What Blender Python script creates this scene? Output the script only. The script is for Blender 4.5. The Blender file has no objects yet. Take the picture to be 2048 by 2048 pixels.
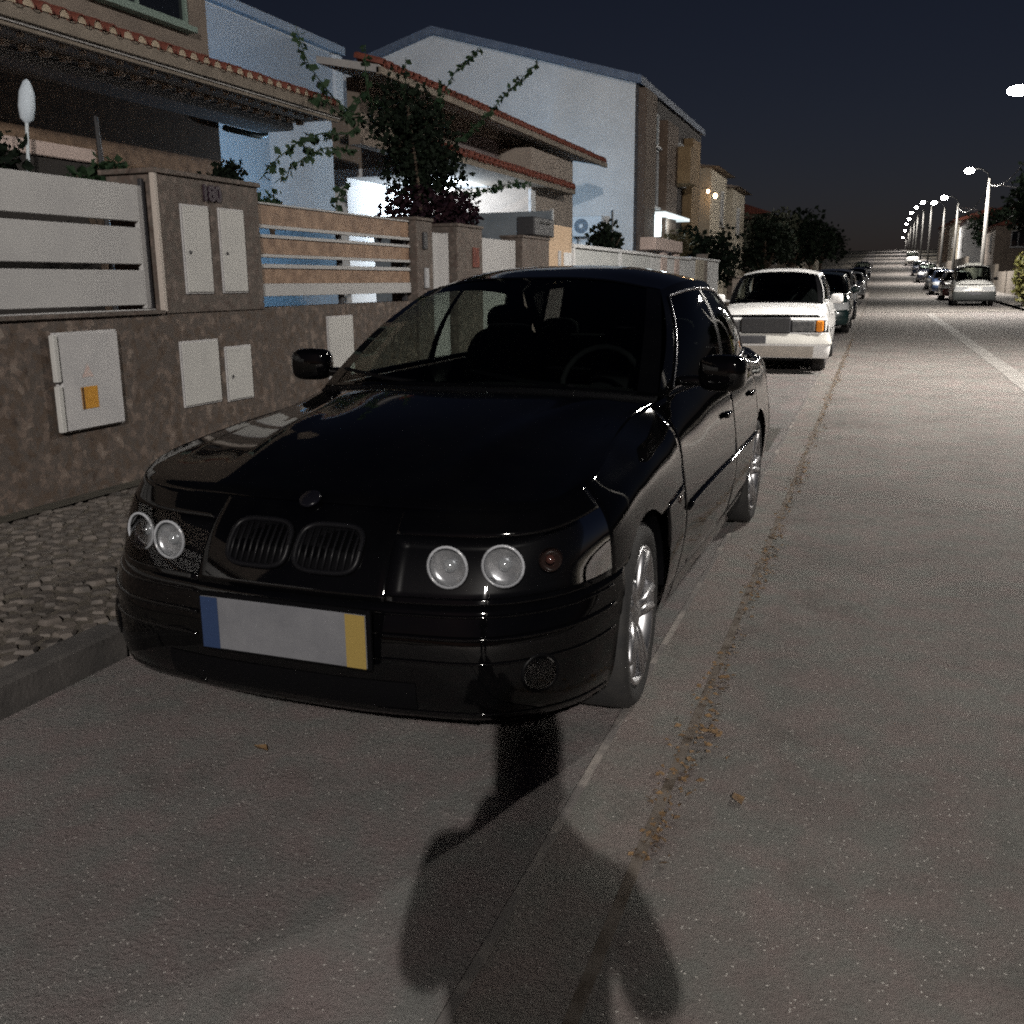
import bpy, bmesh, math, random
import numpy as np
from mathutils import Vector, Matrix
random.seed(7); np.random.seed(7)
S = bpy.context.scene
COL = S.collection
rad = math.radians

# ------------------------------------------------------------------ camera
cam_data = bpy.data.cameras.new('camera')
cam = bpy.data.objects.new('camera', cam_data); COL.objects.link(cam); S.camera = cam
R = np.array([[0.941001, 0.067177, -0.331668], [0.338264, -0.214712, 0.916229], [-0.009664, -0.974364, -0.224768]])
M = Matrix.Identity(4)
for i in range(3):
    M[i][0] = R[i][0]; M[i][1] = -R[i][1]; M[i][2] = -R[i][2]
M[2][3] = 1.42
cam.matrix_world = M
cam_data.sensor_width = 36; cam_data.lens = 1980 / 2048 * 36
cam_data.clip_start = 0.02; cam_data.clip_end = 3000

# ------------------------------------------------------------------ night sky
world = bpy.data.worlds.new('World'); S.world = world; world.use_nodes = True
wn = world.node_tree.nodes; wl = world.node_tree.links
bg = wn['Background']; sky = wn.new('ShaderNodeTexSky'); sky.sky_type = 'NISHITA'; sky.sun_disc = False
sky.sun_elevation = rad(25); sky.sun_rotation = rad(180); sky.air_density = 1.0; sky.dust_density = 1.0; sky.ozone_density = 5.0   # scattered town glow, far dimmer than the lamps
tint = wn.new('ShaderNodeMix'); tint.data_type = 'RGBA'; tint.blend_type = 'MULTIPLY'; tint.inputs[0].default_value = 1; tint.inputs[7].default_value = (1.42, .97, .98, 1)
wl.new(sky.outputs[0], tint.inputs[6]); wl.new(tint.outputs[2], bg.inputs[0]); bg.inputs[1].default_value = 0.0034

# ------------------------------------------------------------------ view
S.view_settings.view_transform = 'Standard'; S.view_settings.look = 'None'
S.view_settings.exposure = 0.0; S.view_settings.gamma = 1.0
S.view_settings.use_curve_mapping = False
S.render.engine = 'CYCLES'
S.cycles.use_denoising = False
S.cycles.filter_width = 2.0
S.cycles.max_bounces = 4; S.cycles.transparent_max_bounces = 12
S.cycles.sample_clamp_indirect = 2.0; S.cycles.caustics_reflective = False; S.cycles.caustics_refractive = False
LAMP_W = 7900.0

# ------------------------------------------------------------------ materials
MAT = {}
def PM(name, col, col2=None, scale=6, rough=.6, bump=0, bscale=60, metal=0, coat=0, spec=.5, emis=None, estr=0, detail=6, lo=.35, hi=.65, rvar=0):
    if name in MAT: return MAT[name]
    m = bpy.data.materials.new(name); m.use_nodes = True
    n, l = m.node_tree.nodes, m.node_tree.links
    b = n['Principled BSDF']
    b.inputs['Base Color'].default_value = (*col, 1); b.inputs['Roughness'].default_value = rough
    b.inputs['Metallic'].default_value = metal; b.inputs['Specular IOR Level'].default_value = spec
    if coat: b.inputs['Coat Weight'].default_value = coat; b.inputs['Coat Roughness'].default_value = .04; b.inputs['Coat IOR'].default_value = 1.46 if col[0] < .003 else 1.5
    tc = n.new('ShaderNodeTexCoord')
    if col2 is not None:
        t = n.new('ShaderNodeTexNoise'); t.inputs['Scale'].default_value = scale; t.inputs['Detail'].default_value = detail
        t.inputs['Roughness'].default_value = .65
        l.new(tc.outputs['Object'], t.inputs['Vector'])
        r = n.new('ShaderNodeValToRGB'); r.color_ramp.elements[0].position = lo; r.color_ramp.elements[1].position = hi
        r.color_ramp.elements[0].color = (*col, 1); r.color_ramp.elements[1].color = (*col2, 1)
        l.new(t.outputs['Fac'], r.inputs[0]); l.new(r.outputs[0], b.inputs['Base Color'])
        if rvar:
            mr = n.new('ShaderNodeMapRange'); mr.inputs[3].default_value = rough - rvar; mr.inputs[4].default_value = rough + rvar
            l.new(t.outputs['Fac'], mr.inputs[0]); l.new(mr.outputs[0], b.inputs['Roughness'])
    if bump:
        t2 = n.new('ShaderNodeTexNoise'); t2.inputs['Scale'].default_value = bscale; t2.inputs['Detail'].default_value = 5
        l.new(tc.outputs['Object'], t2.inputs['Vector'])
        bp = n.new('ShaderNodeBump'); bp.inputs['Strength'].default_value = bump; bp.inputs['Distance'].default_value = .01
        l.new(t2.outputs['Fac'], bp.inputs['Height']); l.new(bp.outputs[0], b.inputs['Normal'])
    if emis:
        b.inputs['Emission Color'].default_value = (*emis, 1); b.inputs['Emission Strength'].default_value = estr
    MAT[name] = m
    return m

def glass_mat(name, tint, rough=.02, ior=1.5):
    if name in MAT: return MAT[name]
    m = bpy.data.materials.new(name); m.use_nodes = True
    n, l = m.node_tree.nodes, m.node_tree.links
    n.remove(n['Principled BSDF'])
    tr = n.new('ShaderNodeBsdfTransparent'); tr.inputs[0].default_value = (*tint, 1)
    gl = n.new('ShaderNodeBsdfGlossy'); gl.inputs['Roughness'].default_value = rough
    fr = n.new('ShaderNodeFresnel'); fr.inputs[0].default_value = ior
    mx = n.new('ShaderNodeMixShader')
    l.new(fr.outputs[0], mx.inputs[0]); l.new(tr.outputs[0], mx.inputs[1]); l.new(gl.outputs[0], mx.inputs[2])
    l.new(mx.outputs[0], n['Material Output'].inputs[0])
    MAT[name] = m
    return m

def asphalt_mat(name, c0, c1, speck, patch=.5):
    m = bpy.data.materials.new(name); m.use_nodes = True
    n, l = m.node_tree.nodes, m.node_tree.links; b = n['Principled BSDF']
    tc = n.new('ShaderNodeTexCoord')
    def noise(sc, det=4, ro=.6):
        t = n.new('ShaderNodeTexNoise'); t.inputs['Scale'].default_value = sc; t.inputs['Detail'].default_value = det; t.inputs['Roughness'].default_value = ro
        l.new(tc.outputs['Object'], t.inputs['Vector']); return t
    big = noise(.8, 8, .7); fine = noise(62, 4, .8)
    r = n.new('ShaderNodeValToRGB'); r.color_ramp.elements[0].position = .32; r.color_ramp.elements[1].position = .68
    r.color_ramp.elements[0].color = (*c0, 1); r.color_ramp.elements[1].color = (*c1, 1)
    mx = n.new('ShaderNodeMath'); mx.operation = 'MULTIPLY_ADD'; mx.inputs[1].default_value = patch; 
    mf = n.new('ShaderNodeMath'); mf.operation = 'MULTIPLY'; mf.inputs[1].default_value = 1 - patch
    l.new(fine.outputs['Fac'], mf.inputs[0]); l.new(big.outputs['Fac'], mx.inputs[0]); l.new(mf.outputs[0], mx.inputs[2])
    l.new(mx.outputs[0], r.inputs[0])
    vor = n.new('ShaderNodeTexVoronoi'); vor.inputs['Scale'].default_value = 120
    l.new(tc.outputs['Object'], vor.inputs['Vector'])
    sep = n.new('ShaderNodeSeparateColor'); l.new(vor.outputs['Color'], sep.inputs[0])
    th = n.new('ShaderNodeMath'); th.operation = 'GREATER_THAN'; th.inputs[1].default_value = .93; l.new(sep.outputs[0], th.inputs[0])
    th2 = n.new('ShaderNodeMath'); th2.operation = 'LESS_THAN'; th2.inputs[1].default_value = .32; l.new(vor.outputs['Distance'], th2.inputs[0])
    th3 = n.new('ShaderNodeMath'); th3.operation = 'MULTIPLY'; l.new(th.outputs[0], th3.inputs[0]); l.new(th2.outputs[0], th3.inputs[1])
    mc = n.new('ShaderNodeMix'); mc.data_type = 'RGBA'; mc.inputs[7].default_value = (*speck, 1)
    hn = noise(5.5, 3, .6); hr = n.new('ShaderNodeValToRGB'); hr.color_ramp.elements[0].position = .36; hr.color_ramp.elements[1].position = .64
    hr.color_ramp.elements[0].color = (1.10, .98, .98, 1); hr.color_ramp.elements[1].color = (.94, 1.0, .98, 1); l.new(hn.outputs['Fac'], hr.inputs[0])
    hm = n.new('ShaderNodeMix'); hm.data_type = 'RGBA'; hm.blend_type = 'MULTIPLY'; hm.inputs[0].default_value = 1; l.new(r.outputs[0], hm.inputs[6]); l.new(hr.outputs[0], hm.inputs[7])
    st = noise(1.9, 6, .75); sr = n.new('ShaderNodeValToRGB'); sr.color_ramp.elements[0].position = .30; sr.color_ramp.elements[1].position = .46
    sr.color_ramp.elements[0].color = (.72, .71, .70, 1); sr.color_ramp.elements[1].color = (1, 1, 1, 1); l.new(st.outputs['Fac'], sr.inputs[0])
    sm = n.new('ShaderNodeMix'); sm.data_type = 'RGBA'; sm.blend_type = 'MULTIPLY'; sm.inputs[0].default_value = 1; l.new(hm.outputs[2], sm.inputs[6]); l.new(sr.outputs[0], sm.inputs[7])
    l.new(th3.outputs[0], mc.inputs[0]); l.new(sm.outputs[2], mc.inputs[6]); l.new(mc.outputs[2], b.inputs['Base Color'])
    b.inputs['Roughness'].default_value = .82; b.inputs['Specular IOR Level'].default_value = .2
    bp = n.new('ShaderNodeBump'); bp.inputs['Strength'].default_value = .8; bp.inputs['Distance'].default_value = .008
    l.new(fine.outputs['Fac'], bp.inputs['Height']); l.new(bp.outputs[0], b.inputs['Normal'])
    MAT[name] = m
    return m

paint_black = PM('black_car_paint', (.0007, .0007, .0010), (.0016, .0016, .0018), scale=3, rough=.5, coat=1.0, spec=.0)
chrome = PM('chrome', (.75, .75, .77), rough=.12, metal=1)
dark_chrome = PM('dark_trim', (.25, .25, .27), rough=.2, metal=1)
black_plastic = PM('black_plastic', (.0025, .0025, .003), rough=.4, spec=.08)
rubber = PM('rubber', (.012, .012, .013), (.022, .021, .02), scale=12, rough=.8)
alloy = PM('alloy', (.62, .62, .64), (.5, .5, .51), scale=9, rough=.38, metal=1)
car_glass = glass_mat('car_glass', (.60, .66, .62))
lens_glass = glass_mat('lens_glass', (.9, .9, .9))
amber = PM('amber_lens', (.85, .28, .03), rough=.2, coat=.6)
smoked_amber = PM('smoked_amber_lens', (.02, .012, .010), rough=.2, coat=.5, spec=.2)
interior = PM('car_interior', (.006, .006, .007), (.010, .010, .011), rough=.9, spec=.1)
reflector = PM('reflector', (.26, .27, .285), (.42, .43, .45), scale=30, rough=.24, metal=.6)
plate_white = PM('plate_white', (.13, .132, .142), (.10, .102, .112), rough=.5, spec=.2)
plate_blue = PM('plate_blue', (.018, .032, .075), rough=.5, spec=.2)
plate_yellow = PM('plate_yellow', (.21, .15, .045), rough=.5, spec=.2)
leaf_mat = PM('leaf_green', (.010, .026, .012), (.026, .05, .022), scale=9, rough=.7, spec=.2)
leaf_dark = PM('leaf_dark', (.004, .007, .005), (.011, .018, .010), scale=7, rough=.8, spec=.1)
leaf_plum = PM('leaf_plum', (.012, .006, .011), (.026, .010, .014), scale=7, rough=.8, spec=.1)
leaf_yellow = PM('leaf_yellow', (.05, .06, .012), (.11, .095, .02), scale=5, rough=.6)
bark = PM('bark', (.05, .035, .025), (.09, .065, .045), scale=14, rough=.9, bump=.5)
stone_clad = PM('stone_cladding', (.070, .044, .032), (.215, .155, .118), scale=7, rough=.62, bump=.35, bscale=30, detail=9, lo=.3, hi=.72)
stone_pillar = PM('stone_pillar', (.075, .05, .04), (.205, .155, .128), scale=11, rough=.62, bump=.3, bscale=34, detail=9, lo=.3, hi=.72)
cream_metal = PM('cream_metal', (.38, .375, .375), (.43, .425, .42), scale=3, rough=.42)
cream_box = PM('cream_box', (.44, .435, .42), (.49, .485, .465), scale=4, rough=.5)
grey_box = PM('grey_box', (.40, .395, .40), (.47, .46, .46), scale=4, rough=.5)
brown_board = PM('brown_board', (.15, .088, .055), (.32, .21, .14), scale=9, rough=.55, detail=8)
def stone_mat(name, cols, vs, ns, seed=0):
    m = bpy.data.materials.new(name); m.use_nodes = True; n, l = m.node_tree.nodes, m.node_tree.links; b = n['Principled BSDF']
    tc = n.new('ShaderNodeTexCoord'); nz = n.new('ShaderNodeTexNoise'); nz.inputs['Scale'].default_value = ns; nz.inputs['Detail'].default_value = 9; nz.inputs['Roughness'].default_value = .7
    l.new(tc.outputs['Object'], nz.inputs['Vector'])
    ds = n.new('ShaderNodeVectorMath'); ds.operation = 'MULTIPLY_ADD'; ds.inputs[1].default_value = (.12, .12, .12); l.new(nz.outputs['Color'], ds.inputs[0]); l.new(tc.outputs['Object'], ds.inputs[2])
    vo = n.new('ShaderNodeTexVoronoi'); vo.inputs['Scale'].default_value = vs; l.new(ds.outputs[0], vo.inputs['Vector'])
    sp = n.new('ShaderNodeSeparateColor'); l.new(vo.outputs['Color'], sp.inputs[0])
    mx = n.new('ShaderNodeMath'); mx.operation = 'MULTIPLY_ADD'; mx.inputs[1].default_value = .22; l.new(sp.outputs[0], mx.inputs[0])
    m2 = n.new('ShaderNodeMath'); m2.operation = 'MULTIPLY'; m2.inputs[1].default_value = .82; l.new(nz.outputs['Fac'], m2.inputs[0]); l.new(m2.outputs[0], mx.inputs[2])
    r = n.new('ShaderNodeValToRGB'); r.color_ramp.elements[0].position = .30; r.color_ramp.elements[1].position = .74
    r.color_ramp.elements[0].color = (*cols[0], 1); r.color_ramp.elements[1].color = (*cols[-1], 1)
    for i, c in enumerate(cols[1:-1]): e = r.color_ramp.elements.new(.30 + .44*(i+1)/(len(cols)-1)); e.color = (*c, 1)
    l.new(mx.outputs[0], r.inputs[0]); l.new(r.outputs[0], b.inputs['Base Color']); b.inputs['Roughness'].default_value = .65; b.inputs['Specular IOR Level'].default_value = .25
    bp = n.new('ShaderNodeBump'); bp.inputs['Strength'].default_value = .5; bp.inputs['Distance'].default_value = .012; l.new(mx.outputs[0], bp.inputs['Height']); l.new(bp.outputs[0], b.inputs['Normal'])
    MAT[name] = m; return m
stone_clad = stone_mat('stone_mottled', [(.040, .030, .026), (.092, .066, .050), (.078, .066, .059), (.14, .105, .086), (.21, .175, .15)], 19, 9)
stone_pillar = stone_mat('stone_mottled_fine', [(.048, .037, .032), (.098, .073, .062), (.09, .078, .068), (.135, .105, .090), (.19, .16, .142)], 24, 13)
white_wall = PM('white_wall', (.60, .61, .62), (.70, .70, .70), scale=1.4, rough=.85, bump=.08, bscale=50)
tan_wall = PM('tan_wall', (.155, .125, .105), (.21, .17, .14), scale=1.6, rough=.85, bump=.1)
orange_wall = PM('orange_wall', (.50, .36, .24), (.56, .41, .28), scale=2.5, rough=.85)
grey_screen = PM('grey_screen', (.14, .17, .20), (.20, .23, .26), scale=2.5, rough=.6)
tile_red = PM('tile_red', (.07, .014, .009), (.18, .045, .024), scale=7, rough=.75, bump=.2)
tile_mortar = PM('tile_mortar', (.30, .24, .17), (.45, .37, .28), scale=9, rough=.9)
eave_paint = PM('eave_paint', (.155, .13, .105), (.22, .185, .15), scale=4, rough=.85)
soffit_paint = PM('soffit_paint', (.30, .29, .29), (.37, .36, .35), scale=3, rough=.85)
corbel_paint = PM('corbel_paint', (.66, .56, .48), (.72, .62, .54), scale=6, rough=.85)
dark_metal = PM('dark_metal', (.03, .03, .034), rough=.5)
grey_metal = PM('grey_metal', (.30, .31, .32), (.38, .38, .39), scale=5, rough=.5)
concrete = PM('concrete', (.105, .096, .088), (.165, .150, .136), scale=2.2, rough=.85, bump=.3, bscale=45)
concrete_pole = PM('concrete_pole', (.09, .086, .08), (.13, .124, .115), scale=5, rough=.85)
cobble_mat = PM('cobble', (.036, .031, .027), (.125, .106, .092), scale=4.5, rough=.75, bump=.25, bscale=40, detail=3)
joint_mat = PM('sand_joint', (.06, .05, .04), (.10, .085, .065), scale=8, rough=.95, bump=.4)
kerb_mat = PM('kerb_stone', (.042, .039, .037), (.08, .073, .068), scale=5, rough=.8, bump=.3)
soil = PM('soil', (.035, .03, .022), (.06, .05, .035), scale=2, rough=.95)
litter = PM('leaf_litter', (.08, .045, .02), (.21, .13, .06), scale=30, rough=.9)
brown_facade = PM('brown_facade', (.075, .05, .036), (.12, .082, .058), scale=3, rough=.8)
pale_facade = PM('pale_facade', (.38, .34, .27), (.45, .40, .32), scale=2, rough=.85)
dark_glass = PM('dark_glass', (.01, .012, .016), rough=.08, coat=.5)
lit_white = PM('lit_white', (.8, .8, .8), rough=.5, emis=(.88, .95, 1.0), estr=6)
asphalt = asphalt_mat('asphalt', (.098, .091, .086), (.182, .170, .160), (.42, .40, .37), .66)
asphalt_lane = asphalt_mat('asphalt_lane', (.102, .095, .093), (.178, .167, .162), (.36, .34, .32), .66)
asphalt_dark = asphalt_mat('asphalt_dark', (.05, .047, .043), (.085, .08, .072), (.3, .3, .28), .5)

# ------------------------------------------------------------------ helpers
class MB:
    def __init__(s): s.v = []; s.f = []
    def add(s, vs, fs):
        o = len(s.v); s.v += [tuple(map(float, p)) for p in vs]; s.f += [tuple(i + o for i in f) for f in fs]; return s
    def box(s, x0, x1, y0, y1, z0, z1, rot=None, c=None):
        vs = [(x, y, z) for z in (z0, z1) for y in (y0, y1) for x in (x0, x1)]
        if rot is not None:
            cc = Vector(c) if c is not None else Vector(((x0+x1)/2, (y0+y1)/2, (z0+z1)/2))
            vs = [tuple(rot @ (Vector(p) - cc) + cc) for p in vs]
        return s.add(vs, [(0,2,3,1),(4,5,7,6),(0,1,5,4),(2,6,7,3),(0,4,6,2),(1,3,7,5)])
    def bbox(s, x0, x1, y0, y1, z0, z1, b=.006):
        """box with chamfered edges"""
        bm = bmesh.new(); bmesh.ops.create_cube(bm, size=1)
        for v in bm.verts: v.co = Vector(((x0+x1)/2 + v.co.x*(x1-x0), (y0+y1)/2 + v.co.y*(y1-y0), (z0+z1)/2 + v.co.z*(z1-z0)))
        bmesh.ops.bevel(bm, geom=list(bm.edges), offset=b, segments=1, affect='EDGES', profile=.5)
        bm.verts.index_update()
        s.add([v.co for v in bm.verts], [[v.index for v in f.verts] for f in bm.faces]); bm.free(); return s
    def tube(s, pts, r, n=8, cap=True):
        pts = [Vector(p) for p in pts]; rs = r if hasattr(r, '__len__') else [r]*len(pts)
        o = len(s.v); prev = None
        for i, p in enumerate(pts):
            d = (pts[min(i+1, len(pts)-1)] - pts[max(i-1, 0)]).normalized()
            up = Vector((0,0,1)) if abs(d.z) < .95 else Vector((1,0,0))
            if prev is not None: up = prev
            a = d.cross(up).normalized(); bb = a.cross(d).normalized(); prev = bb
            for k in range(n):
                t = 2*math.pi*k/n; q = p + (a*math.cos(t) + bb*math.sin(t))*rs[i]; s.v.append(tuple(q))
        for i in range(len(pts)-1):
            for k in range(n):
                k2 = (k+1) % n; s.f.append((o+i*n+k, o+i*n+k2, o+(i+1)*n+k2, o+(i+1)*n+k))
        if cap:
            s.f.append(tuple(o+k for k in range(n))[::-1]); e = o+(len(pts)-1)*n; s.f.append(tuple(e+k for k in range(n)))
        return s
    def lathe(s, prof, c=(0,0,0), axis=(1,0,0), n=24, closed=False):
        """prof: list of (radius, along axis)"""
        ax = Vector(axis).normalized(); up = Vector((0,0,1)) if abs(ax.z) < .9 else Vector((0,1,0))
        a = ax.cross(up).normalized(); b = ax.cross(a).normalized(); c = Vector(c); o = len(s.v)
        for (r, h) in prof:
            for k in range(n):
                t = 2*math.pi*k/n; s.v.append(tuple(c + ax*h + (a*math.cos(t) + b*math.sin(t))*r))
        m = len(prof)
        for i in range(m if closed else m-1):
            for k in range(n):
                k2 = (k+1) % n; j = (i+1) % m
                s.f.append((o+i*n+k, o+i*n+k2, o+j*n+k2, o+j*n+k))
        return s
    def superell(s, c, r, e=.6, nu=16, nv=10, rot=None):
        o = len(s.v); f = lambda w: math.copysign(abs(w)**e, w)
        for i in range(nv+1):
            la = -math.pi/2 + math.pi*i/nv
            for k in range(nu):
                lo = 2*math.pi*k/nu
                p = Vector((r[0]*f(math.cos(la))*f(math.cos(lo)), r[1]*f(math.cos(la))*f(math.sin(lo)), r[2]*f(math.sin(la))))
                if rot is not None: p = rot @ p
                s.v.append(tuple(p + Vector(c)))
        for i in range(nv):
            for k in range(nu):
                k2 = (k+1) % nu; s.f.append((o+i*nu+k, o+i*nu+k2, o+(i+1)*nu+k2, o+(i+1)*nu+k))
        return s
    def mesh(s, name, mat, smooth=False):
        me = bpy.data.meshes.new(name); me.from_pydata(s.v, [], s.f); me.materials.append(mat)
        if smooth: me.polygons.foreach_set('use_smooth', [True]*len(me.polygons))
        me.update(); return me
    def build(s, name, mat, parent=None, smooth=False):
        return link(name, s.mesh(name, mat, smooth), parent)

def link(name, me, parent=None, loc=None):
    o = bpy.data.objects.new(name, me); COL.objects.link(o)
    if parent is not None: o.parent = parent
    if loc is not None: o.location = loc
    return o
def tag(o, label, cat, group=None):
    o['label'] = label; o['category'] = cat
    if group: o['group'] = group
    return o
def thing(name, label, cat, loc=(0,0,0), rz=0, group=None):
    o = bpy.data.objects.new(name, None); COL.objects.link(o); o.location = loc; o.rotation_euler = (0,0,rz)
    o.empty_display_size = .2
    return tag(o, label, cat, group)
def struct(o): o['kind'] = 'structure'; return o
def stuff(o): o['kind'] = 'stuff'; return o
def copy_tree(o, parent=None):
    c = o.copy(); COL.objects.link(c)
    if parent is not None: c.parent = parent
    for ch in list(o.children): copy_tree(ch, c)
    return c
def box(name, mat, parent, *b, bev=0):
    return (MB().bbox(*b, b=bev) if bev else MB().box(*b)).build(name, mat, parent)

# ground height along the street
_PY = [-80, 8, 16, 30, 45, 70, 100, 123, 150, 177, 204, 240, 290, 350, 430, 480, 620, 900]
_PZ = [0, 0, .07, .12, .15, .45, 1.2, 2.0, 3.3, 4.4, 5.4, 6.9, 8.8, 10.8, 12.6, 13.0, 11.5, 8]
def gz(y): return float(np.interp(y, _PY, _PZ))
_gy = sorted(set(list(range(-80, 60, 4)) + list(range(60, 260, 8)) + list(range(260, 901, 20)) + [8, 16, 30, 45, 70, 100]))
def sheet(name, mat, x0, x1, y0, y1, dz, xfun=None):
    ys = [y0] + [y for y in _gy if y0 < y < y1] + [y1]
    v = []; f = []
    for y in ys:
        v += [(x0, y, gz(y)+dz), (x1, y, gz(y)+dz)]
    for i in range(len(ys)-1): f.append((2*i, 2*i+1, 2*i+3, 2*i+2))
    return MB().add(v, f).build(name, mat)

# ------------------------------------------------------------------ ground, road
struct(sheet('ground', soil, -400, 400, -80, 900, -.03))
struct(sheet('road', asphalt, -.48, 3.15, -80, 620, 0.0))
struct(sheet('parking_lane', asphalt_lane, -2.68, -.70, -80, 620, 0.002))
struct(sheet('parking_lane_opposite', asphalt_lane, 3.15, 5.55, -80, 620, 0.002))
g = struct(sheet('gutter_strip', asphalt_mat('gutter_concrete', (.112, .104, .097), (.205, .190, .177), (.33, .31, .29), .5), -.70, -.48, -80, 620, .010))
struct(sheet('cross_street', concrete, -40, 60, 43.6, 49.5, .012))
struct(sheet('asphalt_band', asphalt_dark, -.9, 3.1, 52, 58, .006))  # darker bands laid across the road
struct(sheet('asphalt_band', asphalt_dark, -.6, 3.1, 66, 76, .006))
mark = PM('worn_marking', (.14, .131, .122), (.215, .203, .190), scale=5, rough=.8, lo=.42, hi=.68)
struct(sheet('gutter_dirt', PM('gutter_dirt', (.045, .030, .018), (.125, .105, .088), scale=9, rough=.95, lo=.36, hi=.56, detail=8), -.482, -.452, -80, 200, .012))
struct(sheet('gutter_edge', PM('pale_edge', (.11, .10, .095), (.24, .215, .195), scale=5, rough=.9, lo=.48, hi=.62), -.715, -.69, -80, 200, .014))
struct(sheet('centre_line', mark, 1.80, 2.06, 10, 42, .004))
struct(sheet('manhole_patch', asphalt_dark, -1.35, -.78, 8.6, 9.9, .006))
# street-side pavement
struct(sheet('pavement_opposite', concrete, 5.55, 7.4, -80, 620, .12))

struct(sheet('wall_base_strip', PM('wall_base_dark', (.02, .018, .012), (.045, .038, .026), scale=9, rough=.95), -4.752, -4.60, -8, 60, .118))  # dark strip along the foot of the stone wall
# sidewalk with individual cobbles
side = struct(sheet('sidewalk', joint_mat, -4.75, -2.80, -80, 200, .095))
kerb = struct(MB().box(-2.80, -2.70, -80, -79, -.05, .10).build('kerb', kerb_mat))
km = [MB().bbox(-2.82, -2.69, 0, .985, -.06, .118, b=.012).mesh('kerb_stone', kerb_mat) for _ in range(1)][0]
for i in range(-3, 40):
    o = link('kerb_stone', km, kerb); o.location = (random.uniform(-.006, .006), i*1.0, gz(i) + random.uniform(-.006, .004)); o.rotation_euler = (0, 0, random.uniform(-.006, .006))
cob = []
for k in range(8):
    n = random.choice((4, 5, 5, 6)); rr = [random.uniform(.040, .053) for _ in range(n)]
    an = [2*math.pi*(i + random.uniform(-.18, .18))/n + .78 for i in range(n)]
    v = [(r*math.cos(a), r*math.sin(a), -.03) for r, a in zip(rr, an)] + [(r*math.cos(a), r*math.sin(a), .006) for r, a in zip(rr, an)] + [(.8*r*math.cos(a), .8*r*math.sin(a), .018) for r, a in zip(rr, an)]
    f = [(i, (i+1) % n, n+(i+1) % n, n+i) for i in range(n)] + [(n+i, n+(i+1) % n, 2*n+(i+1) % n, 2*n+i) for i in range(n)] + [tuple(2*n+i for i in range(n))]
    cob.append((v, f))
cob_me = [MB().add(v, f).mesh('cobblestone', cobble_mat) for v, f in cob]
spots = []
for iy in range(0, 135):
    for ix in range(0, 20):
        spots.append((-2.87 - ix*.0965 + random.uniform(-.012, .012) - (.02 if iy % 2 else 0), 1.6 + iy*.0965 + random.uniform(-.012, .012)))
vis = sorted(spots, key=lambda p: abs(p[1] - 3.9) + (0 if p[0] < -2.75 else 1) + .15*abs(p[0]+3.4))
near, rest = vis[:300], vis[300:]
for (x, y) in near:
    o = link('cobblestone', random.choice(cob_me), side); o.location = (x, y, gz(y) + .092 + random.uniform(-.008, .008)); o.rotation_euler = (random.uniform(-.06, .06), random.uniform(-.06, .06), random.uniform(0, 6.28))
mb = MB()
for (x, y) in rest:
    v, f = random.choice(cob); a = random.uniform(0, 6.28); c, s_ = math.cos(a), math.sin(a); dz = gz(y) + .092 + random.uniform(-.008, .008)
    mb.add([(x + c*p[0] - s_*p[1], y + s_*p[0] + c*p[1], p[2] + dz) for p in v], f)
stuff(mb.build('cobblestone_paving', cobble_mat, side))

# leaf litter along the joint between gutter strip and road
mb = MB()
for i in range(2200):
    y = 2.2 + 22*random.random()**1.4
    dens = .5 + .5*math.sin(y*2.7) + .3*math.sin(y*6.1)
    if random.random() > .45 + .5*dens: continue
    x = -.465 + random.gauss(.012, .020 + .018*max(0, math.sin(y*2.7))); s_ = random.uniform(.005, .017); a = random.uniform(0, 6.28); z = gz(y) + .006 + random.random()*.008
    L = Vector((math.cos(a), math.sin(a), random.uniform(-.25, .25)))*s_; W = Vector((-math.sin(a), math.cos(a), random.uniform(-.3, .3)))*s_*.55
    p = Vector((x, y, z)); mb.add([p-L, p+W+Vector((0,0,.005)), p+L, p-W], [(0,1,2,3)])
stuff(mb.build('leaf_litter', litter)); bpy.data.objects['leaf_litter']['label'] = 'brown fallen leaves gathered along the gutter joint'; bpy.data.objects['leaf_litter']['category'] = 'leaves'
lm = MB().add([(-.03,0,.004),(0,.018,.012),(.035,0,.006),(0,-.02,.009)], [(0,1,2,3)]).mesh('fallen_leaf', litter)
for (x, y, lab) in [(-.40, 2.98, 'largest single dark leaf lying on the road beside the gutter'), (-.27, 2.58, 'small lone dark leaf out on the asphalt of the road'), (-1.72, 2.42, 'tiny dark leaf lying alone in the parking lane before the black car')]:
    o = link('fallen_leaf', lm); o.location = (x, y, gz(y)+.004); o.rotation_euler = (0, 0, random.uniform(0, 3)); tag(o, lab, 'leaf', 'loose leaves on the asphalt')

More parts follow.
